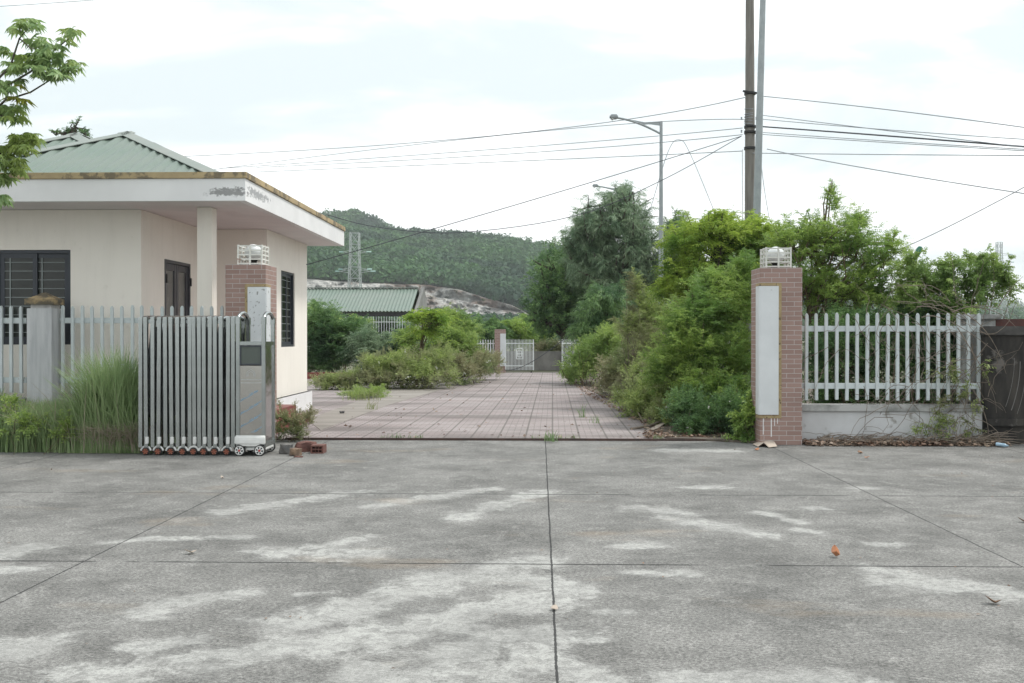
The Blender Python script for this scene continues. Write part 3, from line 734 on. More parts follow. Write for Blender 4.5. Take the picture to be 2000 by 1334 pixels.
# square fence post
Yp = 14.5; a, c = hx(52, Yp), hx(101, Yp); zt = zz(602, 80, Yp)
t = thing('fence_post', 'square weathered white fence post with mouldy ochre pyramid cap', 'fence post', ((a+c)/2, Yp+.17, 0))
b = MB(); b.box(a, c, Yp, Yp+.34, 0, zt); b.build('shaft', simple('streaked_white_plaster', (.56, .565, .57), (.40, .41, .42), 2.5, .85, stretch=(5, 5, .5), bump=.2, speck=((.25, .25, .25), 6, .66)), t, bevel=.006)
b = MB(); b.box(a+.04, c-.03, Yp+.04, Yp+.31, zt, zt+.055); b.build('neck', M['concpost'], t)
e = .02; z1 = zt+.055; b = MB(); b.box(a-e, c+e, Yp-e, Yp+.34+e, z1, z1+.075)
cx, cy = (a+c)/2, Yp+.17; R4 = [(a-e, Yp-e), (c+e, Yp-e), (c+e, Yp+.34+e), (a-e, Yp+.34+e)]
mid = [(cx+(p[0]-cx)*.45, cy+(p[1]-cy)*.45) for p in R4]; tp = [(cx+(p[0]-cx)*.12, cy+(p[1]-cy)*.12) for p in R4]
for i in range(4):
    j = (i+1) % 4
    b.quad((*R4[i], z1+.076), (*R4[j], z1+.076), (*mid[j], z1+.13), (*mid[i], z1+.13)); b.quad((*mid[i], z1+.13), (*mid[j], z1+.13), (*tp[j], z1+.175), (*tp[i], z1+.175))
b.quad(*[(*p, z1+.175) for p in tp]); b.build('cap', M['ochre_dark'] if 'ochre_dark' in M else simple('mould_blackened_ochre', (.36, .27, .15), (.10, .085, .06), 6, .9, a=.40, b=.54, bump=.4), t)
# dark compound wall at the right edge
Yw = 14.45; xw = hx(1922, Yw)
t = thing('boundary_wall', 'blackened concrete boundary wall at the right edge past the picket fence', 'wall', (xw+2, Yw, 0))
b = MB(); b.box(xw, xw+9, Yw, Yw+.14, 0, zz(655, 1960, Yw)); b.build('panel', M['darkwall'], t, bevel=.01)
b = MB(); b.box(xw-.02, xw+9, Yw-.05, Yw+.2, zz(655, 1960, Yw), zz(637, 1960, Yw)); b.build('coping', M['darkcope'] if 'darkcope' in M else simple('dark_coping', (.11, .105, .10), (.04, .038, .035), 3, .9), t, bevel=.01)
b = MB(); b.box(xw+.02, xw+9, Yw-.06, Yw-.001, zz(832, 1960, Yw), zz(818, 1960, Yw)); b.build('ledge', M['darkwall'], t, bevel=.008)
b = MB(); b.box(xw-.05, xw+.36, Yw+.45, Yw+.7, 0, zz(624, 1940, Yw+.5)); b.build('end_block', M['coping'], t, bevel=.01)
b = MB(); b.box(xw-.1, xw+.42, Yw+.4, Yw+.75, zz(624, 1940, Yw+.5), zz(614, 1940, Yw+.5)); b.build('block_cap', M['coping'], t, bevel=.01)
b = MB(); b.box(xw+.37, xw+9, Yw+.5, Yw+.7, 0, zz(623, 1990, Yw+.5)); b.build('brick_backing', simple('dark_red_brick', (.13, .05, .04), (.08, .04, .035), 6, .9), t)
# scuffed arcs
b = MB()
for k in range(3):
    x = hx(1967+7*k, Yw); pts = [(x+.10-.12*(q/8)**2+.03*k, Yw-.004, 1.2-q*.085-k*.05) for q in range(9)]
    b.tube(pts, .003+.002*(k % 2), 4)
b.build('scuff_mark', simple('pale_scuff', (.22, .21, .2), None, 4, .9), t)

# ================= RETRACTABLE GATE =================
gate = thing('folding_gate', 'stainless steel retractable gate folded in front of the left brick pillar', 'gate', (-4.6, 12.95, 0))
GL = Vector(gate.location)
GY0, GY1 = 12.80, 13.24
fpx = [276, 287, 299, 311, 323, 336, 348, 359, 370, 380, 390, 400, 410, 421, 433, 445, 456]
gzt = 1.75
def arch(x, y0, y1, zt, r, z0, seg=8):
    b = MB()
    b.box(x-r, x+r, y0-r, y0+r, z0, zt-.08); b.box(x-r, x+r, y1-r, y1+r, z0, zt-.08)
    ym = (y0+y1)/2; R = (y1-y0)/2
    pts = [(x, ym-R*math.cos(a), zt-.055+.05*math.sin(a)) for a in np.linspace(0, PI, 11)]
    b.tube(pts, r*.95, 8)
    return b
def collar(x, y, z, r):
    b = MB(); b.box(x-r, x+r, y-r, y+r, z-.045, z+.045); return b
protoA = arch(0, 0, GY1-GY0, gzt, .0235, .10).build('arch_frame', M['steel'], None, bevel=0)
protoC = MB(); protoC.box(-.0265, .0265, -.0265, .0265, -.045, .045); protoC = protoC.build('collar', M['steel'], None, bevel=.004)
pw_ = MB(); pw_.lathe([(.001, -.022), (.040, -.022), (.050, -.014), (.050, .014), (.040, .022), (.001, .022)], (0, 0, 0), 20, 'y'); wheelP = pw_.build('wheel', M['tyre'], None, True)
hb = MB(); hb.lathe([(.001, -.026), (.012, -.026), (.012, -.0225)], (0, 0, 0), 10, 'y')
for k in range(6):
    a = k*PI/3; hb.tube([(.010*math.cos(a), -.0245, .010*math.sin(a)), (.034*math.cos(a), -.0245, .034*math.sin(a))], [.006, .012], 6)
hubP = hb.build('rim', M['orange'], wheelP)
fen = MB(); fen.tube([(.062*math.cos(a), 0, .062*math.sin(a)) for a in np.linspace(.15, PI-.15, 9)], .013, 6); fenP = fen.build('mudguard', M['bracket'], wheelP, True)
brk = MB(); brk.prism([(-.02, 0), (.012, 0), (.02, .012), (.02, .09), (-.02, .09)], -.03, 0, 'y'); brkP = brk.build('bracket', M['bracket'], None, bevel=.004)
firstA = True
def place(o, loc, parent=gate):
    c = o.copy(); C.objects.link(c); c.parent = parent; c.location = Vector(loc)-(GL if parent is gate else Vector((0, 0, 0))); return c
rg = random.Random(4)
for k, px in enumerate(fpx):
    x = hx(px, GY0); oy = rg.uniform(-.012, .012); ox = rg.uniform(-.006, .006)
    a = place(protoA, (x+ox, GY0+oy, 0)); a.rotation_euler = (rg.gauss(0, .003), rg.gauss(0, .004), 0)
    for yy in (0, GY1-GY0):
        c = protoC.copy(); C.objects.link(c); c.parent = a; c.location = (0, yy, gzt-.05)
    if k % 2 == 1:
        for yy in (GY0-.01, GY1):
            w = place(wheelP, (x-.01, yy, .05))
            for ch in (hubP, fenP):
                c = ch.copy(); C.objects.link(c); c.parent = w; c.location = (0, 0, 0)
    if k % 2 == 0 or True:
        if k % 2 == 1: place(brkP, (x+.012, GY0-.02, .145))
for o in (hubP, fenP, wheelP, protoA, protoC, brkP): bpy.data.objects.remove(o)
b = MB()
xs_ = [hx(p, GY0) for p in fpx]
for k in range(len(xs_)-1):
    xa, xb = xs_[k]+.012, xs_[k+1]-.012
    for zlo, zhi in ((.25, 1.55), (1.55, .25), (.9, 1.62), (.2, .95)):
        b.bar((xa, GY0+.14+.05*(k % 2), zlo), (xb, GY0+.14+.05*((k+1) % 2), zhi), .018, .03)
        b.bar((xa, GY1-.14, zlo), (xb, GY1-.14, zhi), .018, .03)
b.build('scissor_linkage', M['steeldark'], gate)
b = MB()
for z in (.35, .72, 1.18):
    b.tube([(xs_[-1]+.01, GY0+.01, z), (hx(466, GY0), GY0+.01, z+.004)], .007, 6)
b.build('coupling_rod', M['steel'], gate)
# drive unit box
bx0, bx1 = hx(461.5, GY0), hx(519, GY0); pr = .0245
xa, xb = bx0+pr, bx1-pr
unit = MB()
for x in (xa, xb):
    for y in (GY0, GY1): unit.box(x-pr, x+pr, y-pr, y+pr, .09, gzt-.06)
zp0, zp1 = .30, 1.39
unit.box(xa+pr, xb-pr, GY0-pr*.8, GY0+pr*.8, zp1-.0, zp1+.045); unit.box(xa+pr, xb-pr, GY0-pr*.8, GY0+pr*.8, .10, .16)
for x in (xa, xb): unit.box(x-pr*.8, x+pr*.8, GY0+pr, GY1-pr, zp1, zp1+.045); unit.box(x-pr*.8, x+pr*.8, GY0+pr, GY1-pr, .10, .16)
un = unit.build('drive_unit', M['steel'], gate, bevel=.005)
for x in (xa, xb):
    b = MB(); pts = [(x, (GY0+GY1)/2-(GY1-GY0)/2*math.cos(a), gzt-.05+.10*math.sin(a)) for a in np.linspace(0, PI, 15)]
    b.tube(pts, pr*.95, 10); b.build('arch', M['steel'], un, True)
    for y in (GY0, GY1): b = MB(); b.box(x-pr*1.15, x+pr*1.15, y-pr*1.15, y+pr*1.15, gzt-.10, gzt-.005); b.build('collar', M['steel'], un, bevel=.005)
b = MB(); b.box(xa+pr, xb-pr, GY0-.006, GY0+.006, .16, 1.13); b.build('front_sheet', M['steelpanel'], un)
b = MB(); b.box(xb-.006, xb+.006, GY0+pr, GY1-pr, .16, zp1); b.build('side_sheet', simple('wavy_steel_sheet', (.58, .58, .57), (.5, .5, .5), 3, .1, metal=1, bump=.5, bd=.012, bs=9), un)
b = MB(); b.box(xa-.006, xa+.006, GY0+pr, GY1-pr, .16, zp1); b.box(xa+pr, xb-pr, GY1-.006, GY1+.006, .16, zp1); b.build('rear_sheet', M['steelpanel'], un)
b = MB(); fz0, fz1 = 1.14, 1.385; q = .016
b.box(xa+pr, xb-pr, GY0-.022, GY0+.01, fz1-q, fz1); b.box(xa+pr, xb-pr, GY0-.022, GY0+.01, fz0, fz0+q); b.box(xa+pr, xa+pr+q, GY0-.022, GY0+.01, fz0+q, fz1-q); b.box(xb-pr-q, xb-pr, GY0-.022, GY0+.01, fz0+q, fz1-q)
b.build('display_frame', M['frame'], un)
b = MB(); b.box(xa+pr+q, xb-pr-q, GY0-.012, GY0+.01, fz0+q, fz1-q); b.build('display_glass', simple('display_glass', (.10, .12, .115), None, 3, .03, bump=0, spec=1.0), un)
b = MB(); b.prism([(GY0-.07, .235), (GY0-.075, .215), (GY0-.075, .15), (GY0-.026, .15), (GY0-.026, .26)], xa-pr-.004, xb+pr+.004, 'x'); b.build('bumper', M['bracket'], un, bevel=.008)
b = MB(); b.box(xa-.02, xb+.02, GY0-.03, GY1+.02, .07, .098)
b.tube([(xa-.01, GY0-.055, .06), (xa+.0, GY0-.055, .115), (xa+.05, GY0-.055, .135), (xb-.05, GY0-.055, .135), (xb, GY0-.055, .115), (xb+.01, GY0-.055, .06)], .016, 6)
b.build('wheel_carriage', M['bracket'], un, bevel=.003)
for x in (xa+.035, xb-.035):
    for y in (GY0-.055, GY1-.02):
        b = MB(); b.lathe([(.001, -.025), (.058, -.025), (.070, -.016), (.070, .016), (.058, .025), (.001, .025)], (x, y, .070), 26, 'y'); wh = b.build('wheel', M['tyre'], un, True)
        b = MB(); b.lathe([(.046, -.028), (.056, -.029), (.057, -.0255)], (x, y, .070), 26, 'y')
        for k in range(6):
            a = k*PI/3+.3; b.tube([(x+.014*math.cos(a), y-.0275, .070+.014*math.sin(a)), (x+.05*math.cos(a), y-.0275, .070+.05*math.sin(a))], [.007, .011], 6)
        b.build('rim', M['bracket'], wh)
        b = MB(); b.lathe([(.001, -.033), (.015, -.031), (.015, -.026)], (x, y, .070), 12, 'y'); b.build('hub', M['hubred'], wh)
# protective film print on the front sheet
M['filmblue'] = simple('blue_film_print', (.22, .42, .62), None, 5, .6, bump=0)
def text(body, size, mat, parent, loc, rot, ext=.0006, align='LEFT', name='lettering'):
    c = bpy.data.curves.new('t', 'FONT'); c.body = body; c.size = size; c.extrude = ext; c.resolution_u = 2; c.align_x = align
    o = bpy.data.objects.new('t', c); C.objects.link(o); dg = bpy.context.evaluated_depsgraph_get(); dg.update()
    me = bpy.data.meshes.new_from_object(o.evaluated_get(dg)); bpy.data.objects.remove(o)
    Mx = Matrix.Translation(loc) @ rot.to_matrix().to_4x4(); me.transform(Mx); me.name = name
    return me
from mathutils import Euler
import bmesh
fx0, fx1, fz0_, fz1_ = xa+pr+.004, xb-pr-.004, .29, .82
bm = bmesh.new()
rot = (Euler((PI/2, 0, 0)).to_matrix() @ Euler((0, 0, math.radians(31))).to_matrix()).to_euler()
for r in range(10):
    for cix in range(-2, 3):
        me = text('DTC Automatic Gate', .030, None, None, (0, 0, 0), rot)
        ox = fx0+cix*.33*math.cos(math.radians(31))+(r % 2)*.12; oz = .18+r*.082+cix*.33*math.sin(math.radians(31))
        me.transform(Matrix.Translation((ox, GY0-.0078, oz))); bm.from_mesh(me)
for (co, no) in (((fx0, 0, 0), (-1, 0, 0)), ((fx1, 0, 0), (1, 0, 0)), ((0, 0, fz0_), (0, 0, -1)), ((0, 0, fz1_), (0, 0, 1))):
    bmesh.ops.bisect_plane(bm, geom=bm.verts[:]+bm.edges[:]+bm.faces[:], plane_co=co, plane_no=no, clear_outer=True)
me = bpy.data.meshes.new('film_print'); bm.to_mesh(me); bm.free(); link('film_print', me, M['filmblue'], un)
b = MB(); xm = (xa+xb)/2; yy = GY0-.0082      # outline of a house roof over two rules
def hex_(cz, w, h): return [(xm-w, yy, cz-h), (xm-w, yy, cz+h*.2), (xm, yy, cz+h), (xm+w, yy, cz+h*.2), (xm+w, yy, cz-h)]
b.tube(hex_(1.04, .05, .045), .0016, 4); b.tube(hex_(1.03, .036, .03), .0012, 4)
for z in (.955, .915): b.box(fx0+.004, fx1-.004, yy-.001, yy+.001, z-.0015, z+.0015)
b.build('film_logo', simple('pale_print', (.62, .70, .74), None, 5, .6, bump=0), un)
# ================= FAR GATE =================
def X(px, Y): return hx(px, Y)
Yg = 42.0; a, c = X(966, Yg), X(987, Yg); top = zz(643, 976, Yg)
t = thing('gate_pillar', 'small distant brick gate pillar with white plaque left of the far gate', 'gate pillar', ((a+c)/2, Yg, 0), 'brick gate pillars')
b = MB(); b.box(a, c, Yg, Yg+.45, 0, top); b.build('brick_shaft', M['brick'], t)
b = MB(); b.box(X(977, Yg), X(987.6, Yg), Yg-.03, Yg+.2, zz(715, 980, Yg), zz(651.5, 980, Yg)); b.build('plaque', M['plaque'], t, bevel=.005)
def far_gate(label, p0, p1, n, skew, emblem):
    t = thing('gate_leaf', label, 'gate', (X((p0+p1)/2, Yg), Yg, 0), 'white leaves of the far gate')
    x0, x1 = X(p0, Yg), X(p1, Yg); z0, z1 = zz(724, p0, Yg)+.02, zz(663, p0, Yg)
    def P(u, z): return (x0+(x1-x0)*u, Yg+skew*u, z)
    for k in range(n):
        u = k/(n-1); b = MB(); b.bar(P(u, z0), P(u, z1), .017 if 0 < k < n-1 else .035); b.build('bar', M['farwhite'], t)
    for z in (z0+.18, z1-.16): b = MB(); b.bar(P(0, z), P(1, z), .03); b.build('rail', M['farwhite'], t)
    if emblem:
        b = MB(); zc = zz(691, 1014, Yg)
        for (hw, hh) in ((.13, .21), (.075, .12)):
            q = [(.5-hw/(x1-x0), zc-hh), (.5+hw/(x1-x0), zc-hh), (.5+hw/(x1-x0), zc+hh), (.5-hw/(x1-x0), zc+hh)]
            for i in range(4): A = P(*q[i]); B = P(*q[(i+1) % 4]); b.bar((A[0], A[1]-.03, A[2]), (B[0], B[1]-.03, B[2]), .028)
        A = P(.5, zc-.21); B = P(.5, zc+.21); b.bar((A[0], A[1]-.031, A[2]), (B[0], B[1]-.031, B[2]), .026)
        A = P(.5-.13/(x1-x0), zc); B = P(.5+.13/(x1-x0), zc); b.bar((A[0], A[1]-.032, A[2]), (B[0], B[1]-.032, B[2]), .026); b.build('emblem', M['farwhite'], t)
    b = MB(); A = P(.92, z0-.05); b.lathe([(.001, -.02), (.035, -.02), (.035, .02), (.001, .02)], (A[0], A[1], .04), 12, 'y'); b.build('wheel', M['black'], t)
far_gate('left white barred leaf of the far gate with square lattice emblem', 988, 1042, 21, 0, True)
far_gate('right white barred leaf of the far gate half hidden by shrubs', 1098, 1140, 16, 1.3, False)
t = thing('far_fence', 'distant white picket fence left of the far gate pillar', 'fence', (X(900, Yg), Yg, 0))
x1 = X(966, Yg+.2); x0 = X(700, Yg+.2); q = []
for k, x in enumerate(np.arange(x1-.06, x0, -.105)):
    if k == 0: fo = picket_mesh(.035, .03, zz(663, 900, Yg)-.35).build('picket', M['farwhite'], t); o = fo
    else: o = fo.copy(); C.objects.link(o); o.parent = t
    o.location = Vector((x, Yg+.2, .35))-Vector(t.location)
for z in (zz(671, 930, Yg), zz(687, 930, Yg)): b = MB(); b.box(x0, x1, Yg+.22, Yg+.26, z-.02, z+.02); b.build('rail', M['farwhite'], t)
Yw2 = 46.0; b = MB(); b.box(X(880, Yw2), 12, Yw2, Yw2+.2, -.02, zz(686, 1070, Yw2))
tag(b.build('far_wall', M['farwall']), 'low black-stained concrete wall across the end of the path behind the far gate', 'wall')
# ================= POLES, LAMPS, PYLONS, CABLES =================
Yu = 24.0
t = thing('utility_pole', 'tall brown-grey concrete utility pole with black cable clamps', 'utility pole', (X(1465, Yu), Yu, 0))
b = MB(); xb_, xt_ = X(1465, Yu), X(1463, Yu); b.tube([(xb_, Yu, 0), (xb_, Yu, 2), (xt_, Yu, 13)], [.15, .135, .075], 20); b.build('shaft', M['pole'], t, True)
def ringz(py): return zz(py, 1463, Yu)
for k, (py, r, w, dz) in enumerate(((183, .19, .05, .03), (248, .14, .035, .01), (259, .16, .045, 0), (290, .15, .03, -.01))):
    z = ringz(py); xx = xt_+(13-z)/11*(xb_-xt_)
    b = MB(); rr = .105+.06*(13-z)/11*.5; b.lathe([(rr, z-.03), (rr+.012, z-.03), (rr+.012, z+.03), (rr, z+.03)], (xx, Yu, 0), 18)
    b.bar((xx-r, Yu-rr-.02, z+dz), (xx+r, Yu-rr-.02, z-dz), w*.8); b.build('clamp', M['black'], t)
for k, py in enumerate((213, 222, 227, 233, 238, 243)):
    z = ringz(py); xx = xt_; b = MB(); rr = .112
    b.tube([(xx+rr*math.cos(a), Yu+rr*math.sin(a), z+.02*math.sin(a+k)) for a in np.linspace(0, 2*PI, 17)], .008, 5); b.build('strapping_wire', M['cablegrey'], t)
for (sx, py) in ((-.2, 233), (.14, 233), (-.2, 258), (.15, 258)):
    b = MB(); z = ringz(py); b.lathe([(.001, z-.03), (.022, z-.03), (.014, z), (.022, z+.03), (.001, z+.03)], (xt_+sx, Yu-.1, 0), 8); b.build('insulator', M['cablegrey'], t)
Ys = 23.0
t = thing('steel_pole', 'slightly leaning galvanised steel lamp post beside the concrete utility pole', 'lamp post', (X(1474, Ys), Ys, 0))
b = MB(); p0 = at(1478, 430, Ys); p1 = at(1490, 0, Ys); d = (p1-p0)/(p1[2]-p0[2]); A = p0-d*p0[2]; B = p0+d*(12.5-p0[2])
b.tube([A, B], [.105, .05], 8); b.build('shaft', M['galv'], t)
b = MB(); b.tube([A, A+d*.03], .2, 12); b.build('base_plate', M['galv'], t)
b = MB(); e = B+np.array([-2.4, 0, .5]); b.tube([B-d*.3, B+np.array([-.6, 0, .3]), e], .03, 8); b.build('arm', M['galv'], t)
b = MB(); b.box(e[0]-.5, e[0], e[1]-.12, e[1]+.12, e[2]-.03, e[2]+.06); b.build('lamp_head', M['galv'], t, bevel=.03)
def street_lamp(label, Y, pxp, pytop, pxa, pya, pyj, s):
    x = X(pxp, Y); zt = zz(pytop, pxp, Y); zj = zz(pyj, pxp, Y)
    t = thing('street_lamp', label, 'street lamp', (x, Y, 0), 'arched grey street lamps behind the shrubs')
    b = MB(); b.tube([(x, Y, 0), (x, Y, zt)], [.095*s, .045*s], 10); b.build('shaft', M['galv'], t, True)
    e = at(pxa, pya, Y); L_ = x-e[0]
    def arc(u, dz=0): return (x-L_*u, Y, zj+(e[2]-zj)*(1-(1-u)**1.7)+dz)
    b = MB(); b.tube([arc(u) for u in np.linspace(0, 1, 9)], .032*s, 8); b.build('arm', M['galv'], t, True)
    b = MB(); f = .52   # fretted gusset between arm and post
    a1 = arc(.62, .03); a0 = arc(.18, .03)
    b.prism([(x, zt-.02), (x-L_*.28, a0[2]+.42*s*.4), (a1[0], a1[2]), (x-L_*.38, arc(.38)[2]-.0), (x-L_*.22, arc(.22)[2]+.12*s), (x-L_*.08, arc(.08)[2]+.2*s), (x, zj+.25*s)], Y-.012, Y+.012, 'y'); b.build('bracket', M['galv'], t)
    b = MB(); c = arc(.93); b.box(e[0]-.02, c[0]+.12*s, Y-.13*s, Y+.13*s, e[2]-.05*s, e[2]+.07*s)
    h = b.build('lamp_head', M['galv'], t, bevel=.035*s)
    b = MB(); b.box(e[0]+.04*s, c[0]-.02, Y-.1*s, Y+.1*s, e[2]-.075*s, e[2]-.051*s); b.build('lens', M['globe'], h)
street_lamp('tall grey street lamp with arched arm between the trees and the utility pole', 31, 1291, 237, 1192, 229, 262, 1.0)
street_lamp('more distant grey street lamp showing its arm above the tall feathery tree', 47, 1232, 366, 1158, 363, 384, 1.0)
Yq = 20.0; c = at(1795, 489, Yq); t = thing('green_lamp', 'small dark green lamp head tilted above the shrubs right of the gate', 'lamp', (c[0]-.05, Yq, 0))
b = MB(); b.tube([(c[0]-.12, Yq, 0), (c[0]-.12, Yq, c[2]-.35), c+np.array([-.05, 0, -.14])], .025, 8); b.build('shaft', M['galv'], t, True)
b = MB(); b.tube([c+np.array([-.06, 0, -.13]), c+np.array([-.04, 0, -.08]), c, c+np.array([.03, 0, .06]), c+np.array([.04, 0, .075])], [.02, .05, .062, .045, .01], 12); b.build('lamp_head', M['greenlamp'], t, True)
# pylons
def pylon(label, pxc, pytop, pybase, Y, wt, wb, r, arms):
    x = X(pxc, Y); z1 = zz(pytop, pxc, Y); z0 = zz(pybase, pxc, Y)
    t = thing('pylon', label, 'pylon', (x, Y, 0), 'lattice power pylons')
    b = MB(); n = 7; zs = [z0*(z0 > 8) + (z1-z0*(z0 > 8))*k/n for k in range(n+1)]; zs[0] = -1 if z0 < 25 else z0
    def cor(k):
        f = (zs[k]-zs[0])/(zs[-1]-zs[0]); w = (wb+(wt-wb)*min(f*1.15, 1))/2; return [(x-w, Y-w, zs[k]), (x+w, Y-w, zs[k]), (x+w, Y+w, zs[k]), (x-w, Y+w, zs[k])]
    for k in range(n):
        A, B = cor(k), cor(k+1)
        for i in range(4):
            j = (i+1) % 4; b.bar(A[i], B[i], r*1.5); b.bar(A[i], B[j], r*.8); b.bar(A[j], B[i], r*.8); b.bar(B[i], B[j], r*.8)
    b.build('lattice', M['galvlight'], t)
    for (py, l) in arms:
        z = zz(py, pxc, Y); b = MB()
        for s in (-1, 1): b.bar((x+s*wt*.4, Y, z+.6), (x+s*l, Y, z), r); b.bar((x+s*wt*.4, Y, z-.5), (x+s*l, Y, z), r)
        a = b.build('crossarm', M['galvlight'], t)
        for s in (-1, 1): b = MB(); b.tube([(x+s*l, Y, z), (x+s*(l+1.3), Y+1, z+.1)], .22, 6); b.build('insulator', M['insul'], a)
M['galvlight'] = simple('weathered_lattice_steel', (.42, .46, .45), None, .5, .6, bump=0)
M['insul'] = simple('glass_insulator', (.35, .55, .5), None, .5, .3, bump=0)
pylon('large lattice pylon standing behind the shed roof below the wooded hill', 693, 455, 610, 300, 2.6, 4.6, .15, [(492, 3.4), (526, 3.6), (530, 4.6)])
pylon('thin faint lattice pylon on the far right above the shrubs', 1951, 473, 640, 420, 1.8, 6.5, .13, [(497, 4.5), (512, 5.0)])
# cables
def cable(label, P, r=.011, mat='cablegrey', name='overhead_cable'):
    pts = []; ext = P[-1][0] == 2080
    P = [at(*p) for p in P]
    if len(P) == 3:      # parabola through three points
        for u in np.linspace(0, 1.9 if ext else 1, 40):
            a = (u-.5)*(u-1)/.5; c = u*(u-.5)/.5; bb = 1-(u-.5)**2/.25
            pts.append(P[0]*a+P[1]*bb+P[2]*c)
    else:
        P2 = [P[0]]+P+[P[-1]]
        for i in range(1, len(P2)-2):
            for u in np.linspace(0, 1, 7)[:-1]:
                p0, p1, p2, p3 = P2[i-1], P2[i], P2[i+1], P2[i+2]
                pts.append(.5*((2*p1)+(-p0+p2)*u+(2*p0-5*p1+4*p2-p3)*u*u+(-p0+3*p1-3*p2+p3)*u**3))
        pts.append(P[-1])
    b = MB(); b.tube(pts, r, 5); o = b.build(name, M[mat], None, True)
    tag(o, label, 'cable', 'thin cables strung from the utility pole')
Z = Yu-.12
cable('uppermost cable running left from the top clamp of the utility pole', [(1456, 190, Z), (910, 270, 32), (300, 308, 40)])
cable('second cable down running left from the utility pole above the shed', [(1452, 233, Z), (1000, 262, 32), (410, 332, 40)], .010)
cable('third cable down running left from the utility pole over the shed', [(1450, 250, Z), (960, 292, 32), (430, 329, 40)], .010)
cable('fourth cable down running left from the lower black clamp', [(1450, 263, Z), (960, 303, 32), (500, 327, 40)], .010)
cable('lowest nearly level cable running left to the guardhouse parapet', [(1450, 295, Z), (980, 316, 30), (500, 336, 38)], .010)
cable('dark cable dropping steeply left across the hill to the guardhouse wall', [(1448, 266, Z), (1011, 399, 21), (598, 517, 20)], .0085, 'cable')
cable('dark sagging cable hanging in front of the hill between pole and eave', [(1448, 266, Z), (1293, 352, 23.5), (1125, 421, 23), (900, 454, 22.5), (740, 444, 22.2), (640, 420, 22)], .0085, 'cable')
cable('thin cable loop arching above the street lamp pole and back down to the trees', [(1270, 410, 27), (1305, 296, 27), (1327, 273, 27), (1348, 300, 27), (1400, 425, 27)], .009)
cable('topmost cable running right from the utility pole', [(1490, 188, Z), (1740, 215, 21), (2080, 260, 18)], .010)
cable('second cable running right, sloping down across its neighbour', [(1480, 224, Z), (1740, 256, 21), (2080, 297, 18)], .0085)
cable('faint cable running right just above the thick black one', [(1480, 232, Z), (1740, 254, 21), (2080, 277, 18)], .008)
cable('thick black cable bundle running right from the utility pole', [(1470, 246, Z), (1740, 266, 21), (2080, 293, 18)], .016, 'cable')
cable('thin cable running right just below the thick black one', [(1480, 258, Z), (1740, 276, 21), (2080, 296, 18)], .008)
cable('lower thin cable converging with the thick one at the right edge', [(1480, 262, Z), (1740, 279, 21), (2080, 299, 18)], .008)
cable('nearly level cable running right below the bundle', [(1470, 299, Z), (1740, 302, 21), (2080, 304, 18)], .009)
cable('cable sloping down right from the lowest clamp to the right edge', [(1498, 291, Z), (1700, 330, 21), (2080, 390, 18)], .010)
cable('cable rising to the right edge from behind the vine-covered shrubs', [(1757, 487, 24), (1880, 429, 22), (2080, 322, 20)], .010)
cable('thin vertical wire hanging just left of the concrete utility pole', [(1450, 292, Z), (1450, 380, Z), (1451, 490, Z)], .007)
cable('thin vertical wire hanging just right of the steel post', [(1487, 322, 23.2), (1493, 370, 23.2), (1503, 430, 23.2)], .007)
cable('faint wire crossing the top left corner of the sky', [(-60, 16, 40), (100, 6, 40), (260, -6, 40)], .012)
cable('black cable drooping across the far gate from the right-hand trees', [(985, 722, 41.5), (1040, 706, 41.4), (1128, 640, 41)], .014, 'cable')
# ================= VEGETATION =================
LM = {
 'bright': leafmat('bright_leaves', (.24, .37, .055), (.50, .62, .12), (.16, .28, .05), .45),
 'mid':    leafmat('mid_green_leaves', (.19, .31, .07), (.43, .56, .14), (.17, .29, .075), .4),
 'light':  leafmat('light_green_leaves', (.22, .33, .09), (.42, .54, .15), (.19, .30, .085), .4),
 'dark':   leafmat('dark_green_leaves', (.10, .19, .075), (.26, .41, .14), (.085, .17, .075), .35),
 'acacia': leafmat('grey_green_leaves', (.19, .28, .17), (.32, .41, .25), (.15, .24, .14), .35),
 'olive':  leafmat('olive_leaves', (.20, .29, .08), (.46, .54, .20), (.27, .28, .15), .4),
 'brownish': leafmat('dry_weed_leaves', (.26, .26, .14), (.42, .40, .24), (.22, .29, .11), .35),
 'palm':   leafmat('rubber_tree_leaves', (.23, .36, .16), (.36, .49, .20), (.28, .37, .10), .4, .35),
 'grass':  leafmat('grass_blades', (.24, .34, .15), (.37, .47, .24), (.18, .28, .12), .35),
 'drygrass': leafmat('dry_grass_blades', (.36, .31, .24), (.50, .44, .34), (.27, .22, .17), .2),
 'petal':  leafmat('petals', (.7, .7, .66), (.8, .8, .76), None, .2),
 'yellow': leafmat('yellow_leaves', (.44, .46, .07), (.4, .42, .08), None, .3),
}
UP = np.array([0, 0, 1.0])
def nrm(a): return a/np.maximum(np.linalg.norm(a, axis=-1, keepdims=True), 1e-9)
def leafq(P, D, N, L, W, droop=0.0):
    L = np.broadcast_to(np.asarray(L), P.shape[:-1])[..., None]; W = np.broadcast_to(np.asarray(W), P.shape[:-1])[..., None]
    Sd = nrm(np.cross(D, N)); m = P+D*L*.45
    tip = P+D*L-UP*droop*L
    return np.stack([P, m+Sd*W*.5+N*W*.12, tip, m-Sd*W*.5+N*W*.12], -2).reshape(-1, 3)
KIND = {   # rachis length, pairs, leaflet length, width, angle, rachis droop, leaflet droop
 'feather': (.21, 6, .054, .027, 75, .25, .15),
 'small': (.20, 4, .054, .034, 55, .1, .1),
 'broad': (.26, 4, .10, .052, 55, .35, .35),
 'narrow': (.35, 7, .14, .022, 38, .5, .5),
 'bigpin': (.34, 7, .085, .034, 65, .55, .25),
}
